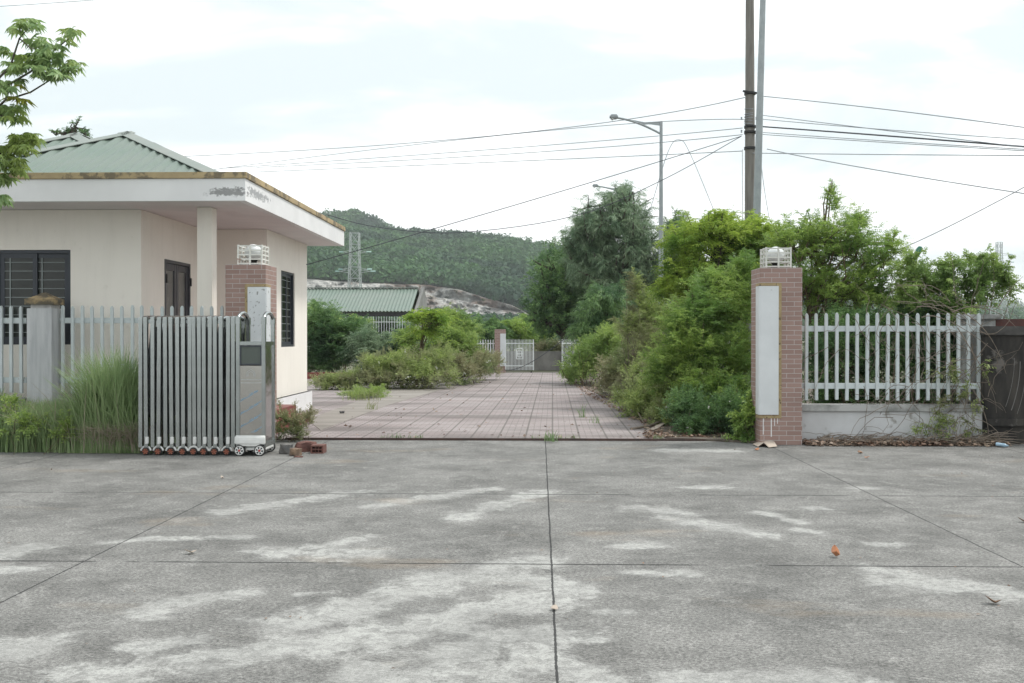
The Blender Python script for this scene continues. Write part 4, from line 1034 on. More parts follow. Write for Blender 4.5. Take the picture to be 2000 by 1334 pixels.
def sprays(r, P, D, kind, sc):
    Lr, m, ll, lw, ang, dr, ld = KIND[kind]; n = len(P); sc1 = sc; sc = sc1[..., None]
    Lr = Lr*sc*(.6+.8*r.rand(n, 1, 1)); a = math.radians(ang)
    Sd = nrm(np.cross(D, UP)+r.normal(size=(n, 3))*.35)
    Sd = nrm(Sd-D*(Sd*D).sum(1, keepdims=True))
    t = ((np.arange(m)+.6)/m)[None, :, None]
    base = P[:, None]+D[:, None]*Lr*t-UP*dr*Lr*t**2
    out = []
    for s in (1, -1):
        d = D[:, None]*math.cos(a)+s*Sd[:, None]*math.sin(a)+r.normal(size=(n, m, 3))*.18
        d = nrm(d-UP*.12); N = nrm(np.cross(D, Sd))[:, None]*np.sign(nrm(np.cross(D, Sd))[:, None, 2:3]+1e-6)+r.normal(size=(n, m, 3))*.3
        taper = (1-.35*t[..., 0])*(.75+.5*r.rand(n, m))
        out.append(leafq(base, d, nrm(N), ll*sc1*taper, lw*sc1*taper, ld))
    return np.concatenate(out)
def crown_points(r, ells, n, per=14, reach=1.2, flat=.6):
    """n points along shoots that fan out from the heart of each ellipsoid [(centre, radii)]"""
    vol = np.array([q[1][0]*q[1][1]*q[1][2] for q in ells])**.7; vol /= vol.sum()
    P, O, SH, DD = [], [], [], []
    for (c, rad), w in zip(ells, vol):
        c = np.asarray(c); rad = np.asarray(rad); k = max(int(n*w), 6); ns = max(k//per, 5)
        u = nrm(r.normal(size=(ns, 3))+np.array([0, 0, .45])); T = c+u*rad*(reach*(.5+.66*r.rand(ns, 1)**.9)); T[:, 2] += rad[2]*.55*r.rand(ns)*(r.rand(ns) < .10)
        Sx = c+np.array([0, 0, -.35*rad[2]])+r.uniform(-.3, .3, (ns, 3))*rad
        Mx = (Sx+T)/2+r.normal(size=(ns, 3))*rad*.10+np.array([0, 0, .1*rad[2]])
        i = r.randint(ns, size=k); t = (.22+.8*r.rand(k, 1)**.75).clip(0, 1.0)
        p = Sx[i]*(1-t)**2+Mx[i]*2*t*(1-t)+T[i]*t*t+r.normal(size=(k, 3))*rad*.055*(1.25-t)
        dr = nrm(T[i]-Sx[i]); o = nrm(dr*.55+nrm(r.normal(size=(k, 3)))*.8*(1.15-.6*t))
        P.append(p); O.append(o); SH.append(np.stack([Sx, Mx*.5+(Sx+T)*.25, T], 1)); DD.append(1.1-.45*t[:, 0])
    return np.concatenate(P), np.concatenate(O), np.concatenate(SH), np.concatenate(DD)
def E(px, py, Y, rx, rz, ry):    # ellipsoid given by where it stands in the photograph and its distance
    c = at(px, py, Y); s = Y/2000
    return (c, (rx*s, ry, rz*s))
def plant(name, label, cat, base, ells, n, kind='small', mat='mid', sc=1.0, seed=1, stems=8, sr=.02, stemmat='stem', trunk=None, group=None,
          upw=.35, flowers=0, cl=16, spread=.16, shell=.5, rnd=.55, zmin=.02, crown='foliage', tpr=.6, per=14, shoots=150):
    r = np.random.RandomState(seed)
    b0 = np.asarray(base, float)
    t = thing(name, label, cat, b0, group)
    P, O, SH, SZ = crown_points(r, ells, n, per=per); CC = SH[:, 2]
    D = O+UP*upw*.6
    if kind in ('feather', 'bigpin'): D = D*np.array([1, 1, .45])+UP*.1
    D = nrm(D); keep = P[:, 2] > zmin; P, D, SZ = P[keep], D[keep], SZ[keep]
    V = sprays(r, P, D, kind, sc*SZ[:, None])
    V[:, 2] = np.maximum(V[:, 2], .012)
    link(crown, npmesh(crown, V, np.arange(len(V)).reshape(-1, 4)), LM[mat], t)
    mb = MB(); idx = r.permutation(len(CC))[:stems]
    top = b0
    if trunk:
        tp = [b0+np.array([0, 0, -.05])]+[np.asarray(q, float) for q in trunk]
        mb.tube(tp, [sr*(1-tpr*i/(len(tp)-1)) for i in range(len(tp))], 8)
        if len(idx):
            tm = MB(); tm.v, tm.f = mb.v, mb.f; tm.build('trunk', M[stemmat], t, True); mb = MB()
    for i in idx:
        c = CC[i]
        if trunk:
            k = r.randint(max(1, len(tp)//2), len(tp)); s = tp[k] if r.rand() < .6 else tp[k-1]*.5+tp[k]*.5
            if s[2] > c[2]: s = tp[1]
            rr = sr*.4
        else: s = b0+np.array([r.normal()*.12, r.normal()*.12, -.03]); s[0] += (c[0]-b0[0])*.5; s[1] += (c[1]-b0[1])*.5; rr = sr*.7
        m = s*.5+c*.5+r.normal(size=3)*.08*np.linalg.norm(c-s)+UP*.06*np.linalg.norm(c-s)
        mb.tube([s, s*.6+m*.4+r.normal(size=3)*.03, m, m*.4+c*.6+r.normal(size=3)*.03, c], [rr, rr*.85, rr*.65, rr*.45, rr*.2], 5)
    for q in SH[r.permutation(len(SH))[:shoots]]:
        if q[:, 2].min() < .02: continue
        rs_ = max(.0035, sr*.16)*(b0[1]/20)**.5; mb.tube([q[0], q[1], q[1]*.4+q[2]*.6, q[2]], [rs_, rs_*.8, rs_*.55, rs_*.25], 4, False)
    if mb.v: mb.build('branch' if trunk else 'stem', M[stemmat], t, True)
    if flowers:
        F = crown_points(r, ells, flowers, 6, 1.15)[0]
        F = F[F[:, 2] > .05]; D2 = nrm(r.normal(size=F.shape)); N2 = nrm(np.cross(D2, r.normal(size=F.shape)))
        s = .013*max(1, F[:, 1].mean()/20)
        V = np.concatenate([leafq(F-D2*s, D2, N2, 2*s, 2*s), leafq(F-N2*s, N2, D2, 2*s, 2*s)])
        tag(link('flowers', npmesh('flowers', V, np.arange(len(V)).reshape(-1, 4)), LM['petal'], t), kind='stuff')
    return t
def G(px, Y): return np.array([hx(px, Y), Y, 0.0])
# --- left side of the path
plant('shrub', 'dense dark green feathery bush beside the guardhouse in front of the shed', 'bush', G(645, 37), [E(630, 650, 37, 50, 48, 1.0), E(660, 690, 37, 48, 35, 1.0), E(690, 655, 37.3, 32, 30, .8), E(620, 700, 37, 40, 28, .8)], 5200, 'feather', 'dark', 2.1, 1, 10)
plant('shrub', 'light green sprouting top behind the dark bush by the guardhouse', 'bush', G(650, 38.6), [E(640, 628, 38.6, 26, 20, .6), E(612, 612, 38.6, 10, 16, .4), E(700, 640, 38.6, 20, 18, .6)], 1100, 'bigpin', 'light', 1.5, 2, 5)
plant('shrub', 'blue-green fern-leaved bush right of the dark bush before the picket fence', 'bush', G(745, 36), [E(745, 690, 36, 55, 30, 1.0), E(715, 665, 36, 25, 20, .7), E(780, 680, 36, 40, 30, .9)], 2300, 'bigpin', 'acacia', 1.6, 3, 8)
def ground_bush(label, px, Y, ells, n, mat, seed, flowers=0, kind='small', sc=1.3, **k):
    return plant('weed_clump', label, 'weeds', G(px, Y), ells, n, kind, mat, sc, seed, 12, .012, 'stem', None, 'weed clumps along the path', flowers=flowers, upw=.6, **k)
ground_bush('low olive weed clump with white flowers nearest the silted strip, left of the path', 770, 29, [E(720, 742, 28.6, 38, 22, .7), E(770, 735, 29, 60, 30, 1.0), E(845, 735, 29, 45, 28, .9), E(800, 712, 29.5, 54, 26, 1.0), E(735, 716, 29, 34, 24, .7), E(860, 705, 30, 30, 26, .8)], 6400, 'olive', 4, 260)
ground_bush('small low weed patch beside the guardhouse plinth', 645, 28.5, [E(645, 748, 28.5, 36, 12, .6), E(680, 744, 28.7, 26, 14, .6)], 1500, 'olive', 5, 30)
ground_bush('brownish weed clump at the left edge of the path before the far gate', 920, 32, [E(905, 730, 31.5, 36, 20, .8), E(935, 712, 33, 35, 24, .9), E(955, 712, 35, 22, 18, .8), E(890, 712, 31.5, 30, 22, .8)], 3600, 'brownish', 6, 100)
plant('shrub', 'bright green bush growing behind the weeds left of the far gate', 'bush', G(880, 34), [E(875, 665, 34, 36, 40, 1.2), E(905, 685, 34, 32, 34, 1.0), E(840, 700, 34, 32, 24, 1.0), E(880, 625, 34.4, 24, 20, .8), E(930, 700, 34.5, 18, 18, .7), E(800, 665, 35, 24, 24, .8), E(910, 645, 35, 22, 26, .8)], 4300, 'feather', 'light', 1.9, 7, 12)
plant('sapling', 'umbrella-shaped young tree with a bare dark trunk left of the path', 'tree', G(813, 31), [E(842, 614, 31, 24, 4, .5), E(812, 622, 31, 22, 4, .45), E(864, 628, 31, 20, 4, .45), E(822, 648, 31, 22, 5, .4), E(800, 690, 31, 14, 4, .3)], 420, 'bigpin', 'bright', 1.7, 8, 9, .07, 'stem', [at(820, 700, 31), at(824, 668, 31), at(832, 640, 31), at(836, 622, 31)], cl=10)
plant('grass_tuft', 'tuft of pale green grass growing from the silted strip', 'grass tuft', G(715, 24.6), [E(700, 772, 24.6, 28, 12, .4), E(735, 768, 24.8, 18, 12, .4)], 700, 'narrow', 'light', .6, 9, 6, .006, flowers=10, upw=1.6, rnd=.4)
plant('weed_clump', 'straggly brown-green weed at the foot of the folding gate beside the broken bricks', 'weeds', G(568, 14.6), [E(570, 830, 14.6, 32, 28, .25), E(600, 822, 14.6, 24, 22, .22), E(550, 812, 14.6, 14, 24, .2), E(545, 845, 14.5, 16, 16, .2), E(585, 846, 14.5, 30, 14, .2)], 800, 'small', 'brownish', .62, 10, 26, .006, 'stem', group='weed clumps along the path', upw=.7, spread=.2)
# --- trees behind the far gate
plant('tree', 'dark round-crowned dense tree behind the far gate', 'tree', G(1100, 50), [E(1095, 560, 50, 55, 75, 3), E(1075, 610, 50, 48, 45, 2.4), E(1130, 530, 51, 50, 55, 2.6), E(1120, 620, 51, 55, 50, 2.6), E(1160, 590, 50, 40, 60, 2)], 12000, 'broad', 'dark', 1.7, 11, 14, .22, 'bark', [at(1103, 660, 50), at(1105, 600, 50), at(1110, 540, 50)])
plant('tree', 'tall airy grey-green tree with drooping narrow leaves behind the dark round tree', 'tree', G(1225, 46), [E(1215, 425, 46, 55, 48, 2), E(1165, 460, 46, 50, 48, 2), E(1245, 480, 46, 50, 60, 2), E(1195, 530, 46, 62, 50, 2.3), E(1250, 570, 46, 45, 50, 2), E(1150, 500, 46.5, 36, 50, 1.6), E(1212, 392, 46, 30, 26, 1.0), E(1140, 455, 46, 32, 44, 1.3), E(1120, 500, 46.4, 30, 40, 1.3)], 7600, 'narrow', 'acacia', 1.75, 12, 22, .2, 'bark', [at(1228, 640, 46), at(1228, 560, 46), at(1230, 470, 46), at(1226, 410, 46)], spread=.20)
plant('tree', 'smaller grey-green tree partly hidden just right of the near street lamp', 'tree', G(1320, 45), [E(1322, 460, 45, 28, 36, 1.4), E(1310, 530, 45, 36, 50, 1.6)], 1900, 'narrow', 'acacia', 1.6, 13, 10, .14, 'bark', [at(1322, 600, 45), at(1322, 500, 45), at(1322, 440, 45)])
plant('tree', 'drooping green young tree in front of the tall grey-green tree', 'tree', G(1180, 33), [E(1165, 610, 33, 34, 40, 1.1), E(1190, 590, 33, 34, 30, 1.1), E(1150, 650, 33, 34, 28, 1.0), E(1195, 650, 33, 38, 34, 1.0)], 2600, 'narrow', 'dark', 1.3, 14, 10, .08, 'bark', [at(1178, 680, 33), at(1176, 640, 33), at(1172, 600, 33)])
for k, (px, Y, py, rx, rz, m_) in enumerate(((945, 58, 645, 34, 22, 'dark'), (1000, 60, 642, 32, 20, 'mid'), (890, 62, 640, 36, 24, 'mid'), (1040, 64, 640, 26, 24, 'mid'), (760, 66, 650, 60, 22, 'dark'))):
    plant('tree', ['dark leafy tree behind the distant picket fence left of the far gate pillar', 'flat-topped tree directly above the far gate pillar', 'pale tree between the shed gable and the distant fence', 'layered light tree above the left leaf of the far gate', 'dark tree seen through the bars of the shed'][k], 'tree', G(px, Y), [E(px, py, Y, rx, rz, 1.6), E(px+14, py+12, Y, rx*.9, rz*.9, 1.5), E(px-10, py+14, Y, rx*.8, rz, 1.5)], 1700, 'bigpin', m_, 2.2, 30+k, 6, .12, 'bark', [at(px, 655, Y), at(px, 645, Y)], group='trees beyond the far gate')
plant('hedge', 'straggly dry grass and weeds growing over the far stained wall', 'weeds', G(1075, 46.8), [E(1060, 684, 46.8, 26, 8, .4), E(1090, 682, 46.8, 26, 9, .4), E(1120, 680, 46.8, 20, 10, .4)], 700, 'small', 'brownish', 2.4, 40, 6, .01)
# --- right side of the path
plant('shrub', 'low green shrub sprawling at the right path edge before the far gate', 'bush', G(1150, 31), [E(1140, 712, 31, 36, 26, .9), E(1165, 690, 31, 36, 28, 1.0), E(1120, 728, 32, 22, 14, .7), E(1190, 665, 31, 30, 28, 1.0)], 3200, 'small', 'light', 1.5, 15, 14, .02, flowers=0)
plant('shrub', 'reddish brown thicket of dry weeds between the green shrubs right of the path', 'bush', G(1215, 25), [E(1205, 728, 25, 40, 28, .8), E(1240, 700, 25, 42, 30, .9), E(1190, 752, 25, 26, 16, .6), E(1255, 660, 26, 40, 34, .9)], 3900, 'small', 'brownish', 1.25, 16, 26, .012, 'twig', flowers=120)
plant('shrub', 'tall wispy olive shrub with bare upright shoots behind the brown thicket', 'bush', G(1265, 24), [E(1245, 570, 24, 16, 28, .4), E(1262, 610, 24, 30, 36, .7), E(1300, 620, 24, 36, 40, .8), E(1235, 640, 24, 28, 30, .7), E(1290, 680, 23, 50, 40, .8), E(1238, 540, 24, 6, 12, .2)], 3000, 'feather', 'olive', 1.15, 17, 30, .014, 'twig', spread=.2)
plant('tree', 'yellow-green broad-leaved tree rising above the bushes left of the utility pole', 'tree', G(1400, 21.5), [E(1335, 475, 21.5, 36, 44, .9), E(1385, 455, 21.5, 36, 34, .9), E(1430, 470, 21.8, 40, 40, 1.0), E(1475, 455, 21.8, 30, 30, .8), E(1350, 540, 21.5, 50, 44, 1.1), E(1430, 540, 22, 50, 50, 1.2), E(1315, 560, 21.5, 34, 30, .7), E(1405, 430, 21.5, 22, 14, .6), E(1500, 500, 22, 40, 50, 1.0)], 7200, 'bigpin', 'bright', 1.0, 18, 26, .09, 'bark', [at(1400, 640, 21.5), at(1398, 560, 21.5), at(1392, 500, 21.5)], cl=18, spread=.2)
plant('shrub', 'large feathery green shrub filling the space beside the right brick pillar', 'bush', G(1400, 17.2), [E(1385, 620, 17.5, 62, 60, .8), E(1430, 600, 17.8, 45, 60, .8), E(1350, 690, 17.2, 58, 50, .8), E(1430, 700, 17, 50, 60, .7), E(1330, 640, 17.6, 38, 40, .7), E(1385, 770, 16.6, 62, 50, .7), E(1440, 790, 16.0, 34, 50, .5), E(1300, 720, 17.6, 38, 40, .7), E(1400, 560, 18, 40, 30, .7), E(1450, 540, 18, 26, 40, .6)], 15500, 'feather', 'mid', 1.0, 19, 40, .022, cl=26, spread=.22)
plant('shrub', 'dark green shrub with small white flowers at the foot of the feathery shrub', 'bush', G(1395, 15.7), [E(1400, 815, 15.6, 50, 30, .4), E(1345, 800, 16.0, 40, 34, .45), E(1440, 810, 15.4, 30, 40, .35), E(1360, 835, 15.5, 36, 18, .35)], 5200, 'small', 'dark', .85, 20, 20, .012, flowers=70)
plant('shrub', 'mixed green and brown scrub spilling over the right path edge midway', 'bush', G(1275, 19), [E(1275, 770, 19, 50, 34, .6), E(1240, 790, 19, 30, 22, .5), E(1310, 750, 18.6, 46, 40, .7), E(1300, 810, 17.4, 40, 22, .5), E(1262, 735, 20, 40, 34, .6), E(1220, 772, 20.5, 24, 18, .5)], 6800, 'small', 'olive', 1.0, 21, 34, .012, 'twig', flowers=90)
plant('creeper', 'broad heart-leaved creeper at the foot of the right brick pillar', 'plant', G(1462, 14.9), [E(1458, 825, 14.7, 20, 34, .16), E(1468, 800, 14.8, 12, 22, .12), E(1450, 848, 14.6, 22, 14, .14)], 330, 'broad', 'mid', .85, 22, 10, .006, upw=.1, rnd=.8)
# --- behind the right fence
plant('tree', 'feathery small-leaved tree with a thin upright leader behind the picket fence', 'tree', G(1600, 17), [E(1600, 470, 17, 60, 48, .9), E(1660, 480, 17, 60, 50, .9), E(1545, 480, 17, 46, 50, .8), E(1720, 520, 17, 40, 50, .8), E(1570, 560, 17, 60, 50, .9), E(1650, 570, 17, 66, 46, .9), E(1700, 580, 17, 40, 50, .8), E(1628, 400, 17, 12, 44, .22), E(1680, 435, 17, 18, 26, .3), E(1740, 480, 17, 14, 30, .3)], 8000, 'feather', 'mid', .92, 23, 44, .06, 'stem', [at(1588, 640, 17), at(1600, 560, 17), at(1612, 480, 17), at(1626, 350, 17)], cl=16, spread=.22, tpr=.93)
plant('shrub', 'olive-leaved climbing shrub draped over the right half of the picket fence', 'bush', G(1830, 15.6), [E(1790, 540, 15.7, 38, 36, .5), E(1840, 560, 15.7, 46, 36, .5), E(1900, 560, 15.6, 40, 36, .45), E(1870, 600, 15.4, 50, 26, .4), E(1930, 530, 15.6, 28, 26, .35), E(1770, 580, 15.8, 32, 34, .4), E(1965, 530, 15.5, 16, 22, .25), E(1860, 515, 15.6, 24, 18, .3), E(1910, 510, 15.6, 22, 16, .3), E(1965, 560, 15.6, 20, 24, .3), E(1780, 510, 15.7, 14, 14, .2)], 3900, 'broad', 'light', .60, 24, 16, .012, 'twig', spread=.22, cl=9)
plant('shrub', 'shaded leafy undergrowth behind the pickets', 'bush', G(1740, 15.8), [E(1620, 700, 16, 44, 60, .5), E(1700, 700, 16, 50, 60, .5), E(1790, 690, 16, 50, 60, .5), E(1870, 690, 15.8, 46, 60, .45), E(1660, 640, 16.2, 60, 30, .5), E(1800, 625, 16, 70, 30, .5), E(1650, 775, 16, 90, 26, .4), E(1820, 775, 16, 90, 26, .4)], 11000, 'small', 'dark', 1.15, 25, 60, .012, 'stem', spread=.2)
plant('creeper', 'leafy creeper hanging in front of the low white wall under the pickets', 'plant', G(1830, 14.35), [E(1830, 800, 14.38, 26, 26, .06), E(1850, 840, 14.35, 34, 20, .08), E(1800, 845, 14.3, 18, 16, .06), E(1890, 770, 14.4, 30, 30, .05), E(1925, 715, 14.36, 8, 14, .04), E(1850, 730, 14.45, 30, 30, .05), E(1900, 830, 14.36, 20, 24, .06)], 300, 'broad', 'olive', .5, 26, 20, .004, 'twig', upw=0, cl=6, spread=.3)
# dry vines
r = np.random.RandomState(55); t = thing('dry_vine', 'tangle of bare dry vines woven through and over the picket fence', 'vine', (6, 14.4, 0)); b = MB()
for k in range(210):
    u = r.rand()**.5; px = 1575+350*u; s = np.array([hx(px, 14.5), 14.5+r.normal()*.10, r.uniform(.35, 2.0) if r.rand() < .65 else .05])
    d = nrm(np.array([r.normal()*1.0, r.normal()*.15, r.normal()*.8])); L_ = r.uniform(.3, 1.3); pts = []; p = s.copy()
    for j in range(9):
        pts.append(p.copy()); d = nrm(d+r.normal(size=3)*np.array([.42, .12, .42])+np.array([0, 0, -.12])); p = p+d*L_/8; p[2] = max(p[2], .02); p[1] = min(max(p[1], 14.2), 14.9)
    b.tube(pts, [.0045, .0042, .004, .0038, .0035, .003, .003, .0025, .0015], 4)
for (q0, q1, q2) in (((1790, 600), (1830, 590), (1900, 640)), ((1800, 620), (1840, 600), (1960, 700)), ((1880, 610), (1940, 640), (1965, 730)), ((1900, 600), (1950, 600), (1985, 640)), ((1870, 640), (1920, 720), (1945, 770)), ((1900, 760), (1935, 820), (1930, 860)), ((1860, 610), (1920, 580), (1990, 620)), ((1950, 600), (1965, 570), (1998, 540))):
    P = [at(*q, 14.35) for q in (q0, q1, q2)]; b.tube([P[0]*(1-u)**2+P[1]*2*u*(1-u)+P[2]*u*u for u in np.linspace(0, 1, 10)], [.008-.0055*k/9 for k in range(10)], 5)
b.build('dry_vine', M['twig'], t, True)
# fallen twigs and leaf litter along the low wall
b = MB()
for k in range(230):
    x = r.uniform(RX1+.05, xw+.1); y = r.uniform(14.12, 14.45); a = r.uniform(-.9, .9)+(0 if r.rand() < .7 else 1.2); L_ = r.uniform(.1, .55); z = r.uniform(.01, .11)
    p = np.array([x, y, z]); d = np.array([math.cos(a), math.sin(a)*.25, r.normal()*.12]); pts = [p, p+d*L_*.5+np.array([0, 0, r.uniform(0, .05)]), p+d*L_]
    pts = [np.array([q[0], min(q[1], 14.47), max(q[2], .008)]) for q in pts]; b.tube(pts, [.005, .0045, .002], 4)
tag(b.build('fallen_twigs', M['twig']), 'heap of fallen grey twigs along the foot of the low wall', 'twigs', kind='stuff')
def litter(name, n, fx, mat, s0, s1, label, seed):
    r = np.random.RandomState(seed); P = fx(r, n); D = nrm(r.normal(size=(n, 3))*np.array([1, 1, .25])); N = nrm(r.normal(size=(n, 3))*.5+UP)
    s = s0+(s1-s0)*r.rand(n); V = leafq(P, D, N, s, s*.6); V[:, 2] = np.maximum(V[:, 2], .008)
    tag(link(name, npmesh(name, V, np.arange(len(V)).reshape(-1, 4)), mat), label, 'leaf litter', kind='stuff')
M['lit'] = leafmat('litter_leaves', (.28, .17, .12), (.17, .12, .09), (.32, .25, .19), .1)
litter('leaf_litter', 2600, lambda r, n: np.stack([r.uniform(RX1+.03, xw+.2, n), 14.05+.4*r.rand(n)**.8, .01+.06*r.rand(n)**2], -1), M['lit'], .03, .08, 'brown fallen leaves heaped along the low white wall', 60)
litter('bed_litter', 3500, lambda r, n: (lambda Y, u: np.stack([np.interp(Y, [14.9, 17, 20, 25, 32, 40], [1.7, 1.9, 1.75, 1.35, 1.2, 1.0])+u, Y, .035+0*Y], -1))(15+25*r.rand(n)**1.7, r.rand(n)**1.5*1.6-.15), M['lit'], .04, .09, 'brown leaf litter under the shrubs at the right path edge', 61)
litter('path_debris', 260, lambda r, n: np.stack([r.uniform(-4.2, 2.2, n), 15+20*r.rand(n)**1.8, .018+0*r.rand(n)], -1), M['lit'], .03, .09, 'scattered dead leaves on the pink paving', 62)
litter('yard_debris', 130, lambda r, n: np.stack([r.uniform(-7, 7, n), 4+10.5*r.rand(n), .006+0*r.rand(n)], -1), M['leafdead'], .012, .03, 'tiny dark bits of debris on the concrete yard', 63)
# --- grass
def blades(name, label, base, H, lean, mat, seed, w=.008, cat='grass', curl=.5, kind='stuff', parent=None):
    r = np.random.RandomState(seed); n = len(base)
    az = r.rand(n)*2*PI; hd = np.stack([np.cos(az), np.sin(az)*.6, 0*az], -1); hd = hd*lean[:, None] if np.ndim(lean) else hd*lean
    hd = hd+np.array([-.06, 0, 0]); H = H[:, None]
    sd = nrm(np.cross(hd+r.normal(size=(n, 3))*.1, UP)); sd = nrm(sd+r.normal(size=(n, 3))*.4)
    W_ = w*(.6+.8*r.rand(n, 1)); rows = []
    for k, f in enumerate((0, .35, .7, 1.0)):
        c = base+UP*H*(f-curl*.35*f**3*np.linalg.norm(hd, axis=1, keepdims=True))+hd*H*f**2
        ww = W_*(1-.15*k if k < 3 else .12); rows += [c-sd*ww, c+sd*ww]
    V = np.stack(rows, 1); V[..., 2] = np.maximum(V[..., 2], .004); V = V.reshape(-1, 3); o = np.arange(n)[:, None]*8
    F = np.concatenate([np.stack([o[:, 0]+a, o[:, 0]+a+1, o[:, 0]+a+3, o[:, 0]+a+2], -1) for a in (0, 2, 4)])
    ob = link(name, npmesh(name, V, F), LM[mat], parent)
    if kind: tag(ob, label, cat, kind=kind)
    return ob
r = np.random.RandomState(70)
n = 15000; px = r.uniform(-120, 215, n); Y = 13.0+1.45*r.rand(n); Bs = np.array([[hx(a, y), y, 0] for a, y in zip(px, Y)])
edge = 13.0+.25*vnoise(Bs[:, 0]*2.5, 0, 12); Bs = Bs[Bs[:, 1] > edge]; n = len(Bs)
blades('tall_grass', 'tall green grass growing along the left picket fence', Bs, (.42+.28*r.rand(n))*(1+.25*vnoise(Bs[:, 0]*2, Bs[:, 1], 14)), .12+.38*r.rand(n), 'grass', 71, .006)
n = 5200; q = r.normal(size=n)*.27; Bs = np.stack([hx(232, 13.3)+q, 13.25+.28*r.normal(size=n)*.8, 0*q], -1); Bs[:, 1] = np.clip(Bs[:, 1], 12.95, 14.3)
blades('grass_clump', 'tall arching clump of green grass beside the folding gate', Bs, .55+.95*r.rand(n)*np.exp(-(q/.4)**2), .12+.42*r.rand(n), 'grass', 72, .007, 'grass clump', .7)
n = 1500; q = r.normal(size=n)*.24; Bs = np.stack([hx(238, 13)+q, 12.95+.12*r.rand(n), 0*q], -1)
blades('dry_grass', 'straw-coloured dead grass matted at the foot of the grass clump', Bs, .2+.42*r.rand(n), .5+.7*r.rand(n), 'drygrass', 73, .0045, 'dry grass', 1.3)
n = 1300; px = r.uniform(-100, 205, n); Y = 13.05+1.1*r.rand(n); Bs = np.array([[hx(a, y), y, 0] for a, y in zip(px, Y)])
blades('dry_grass', 'dry straw blades mixed into the tall green grass', Bs, .3+.5*r.rand(n), .25+.6*r.rand(n), 'drygrass', 76, .004, 'dry grass', .8)
n = 90; Bs = np.stack([hx(228, 13.2)+r.normal(size=n)*.3, 13.2+.15*r.normal(size=n), 0*r.rand(n)], -1)
blades('seed_stalks', 'thin pale stalks leaning out of the tall grass', Bs, .7+.6*r.rand(n), .4+.7*r.rand(n), 'drygrass', 74, .0035, 'grass stalks', .9)
n = 900; xx_ = r.uniform(-3.6, 3.0, n); Bs = np.stack([xx_, 14.80+.0*xx_, 0*xx_+.01], -1); kp = vnoise(xx_*3, 0, 33) > .55; Bs = Bs[kp]
if len(Bs): blades('joint_grass', 'sparse short grass sprouting along the gate rail', Bs, .03+.07*r.rand(len(Bs)), .2+.4*r.rand(len(Bs)), 'grass', 75, .004)
for k, (px, py, h, nn, lab) in enumerate(((1076, 862, .16, 30, 'small grass tuft growing out of the gate rail mid-opening'), (1137, 815, .26, 26, 'thin grass tuft standing on the pink paving right of centre'), (1165, 826, .14, 16, 'tiny grass tuft beside the thin one on the pink paving'), (1130, 740, .3, 60, 'grass tuft at the right path edge near the far gate'), (726, 800, .22, 30, 'small grass tuft low on the silted strip'), (712, 782, .4, 90, 'larger grass tuft on the silted strip'))):
    c = gp(px, py, .01); Bs = c+r.normal(size=(nn, 3))*np.array([.05 if nn < 60 else .2, .05, 0]); Bs[:, 2] = .01
    o = blades('grass_tuft', lab, Bs, h*(.5+.7*r.rand(nn)), .2+.5*r.rand(nn), 'grass' if k < 4 else 'olive', 80+k, .005, 'grass tuft', kind=None); tag(o, lab, 'grass tuft')
plant('weed_clump', 'broad-leaved light green weeds among the tall grass at the left edge', 'weeds', G(60, 13.1), [E(40, 830, 13.0, 60, 30, .2), E(130, 845, 12.95, 30, 30, .2), E(20, 800, 13.2, 30, 24, .2)], 300, 'broad', 'light', .55, 90, 14, .004, 'stem', group='weed clumps along the path', upw=.5, cl=6)
# --- rubber tree, its trunk outside the picture on the left
def palmate(r, P, D, sc):
    out = []; m = 8
    Sd = nrm(np.cross(D, UP)+r.normal(size=P.shape)*.2); N = nrm(np.cross(Sd, D)); n = len(P)
    for k in range(m):
        a = (k/(m-1)-.5)*math.radians(250); d = nrm(D*math.cos(a)+Sd*math.sin(a)-UP*.45+r.normal(size=P.shape)*.1)
        L_ = sc*(.17 if abs(a) < 1.4 else .12)*(.85+.3*r.rand(n))
        mid = P+d*L_[:, None]*.5; W_ = L_*.30
        out.append(leafq(P, d, N, L_, W_, .25))
    return np.concatenate(out)
tb = np.array([-8.6, 12.6, 0]); t = thing('rubber_tree', 'tree with hanging palmate leaves reaching in at the top left corner', 'tree', tb)
Yt = 12.6; J = at(-150, 300, Yt)
mb = MB(); mb.tube([tb, tb*.5+J*.5, J], [.13, .10, .08], 10); mb.build('trunk', M['bark'], t, True)
brs = [([(-150, 300), (-40, 190), (20, 130), (38, 75), (55, 55)], .022), ([(-150, 320), (-60, 225), (0, 175), (60, 140), (110, 95), (135, 75)], .022), ([(-150, 340), (-30, 235), (10, 196), (60, 180), (100, 155), (140, 128)], .02), ([(-150, 360), (-60, 260), (0, 225), (30, 235)], .018),
       ([(-150, 380), (-60, 320), (0, 300), (40, 290), (60, 285)], .02), ([(-150, 400), (-60, 370), (-20, 340), (20, 320)], .018), ([(-150, 420), (-80, 400), (-20, 385), (5, 390)], .014), ([(-150, 290), (-90, 180), (-40, 120), (-20, 100)], .016), ([(10, 196), (25, 160), (45, 150)], .01), ([(38, 75), (60, 95), (80, 90)], .009)]
mb = MB(); TP = []; TD = []; rr = np.random.RandomState(91)
for pts, r0_ in brs:
    P = [at(a, b_, Yt+rr.normal()*.15) for a, b_ in pts]
    mb.tube(P, [r0_*(1-.75*i/(len(P)-1)) for i in range(len(P))], 6)
mb.build('branch', M['bark'], t, True)
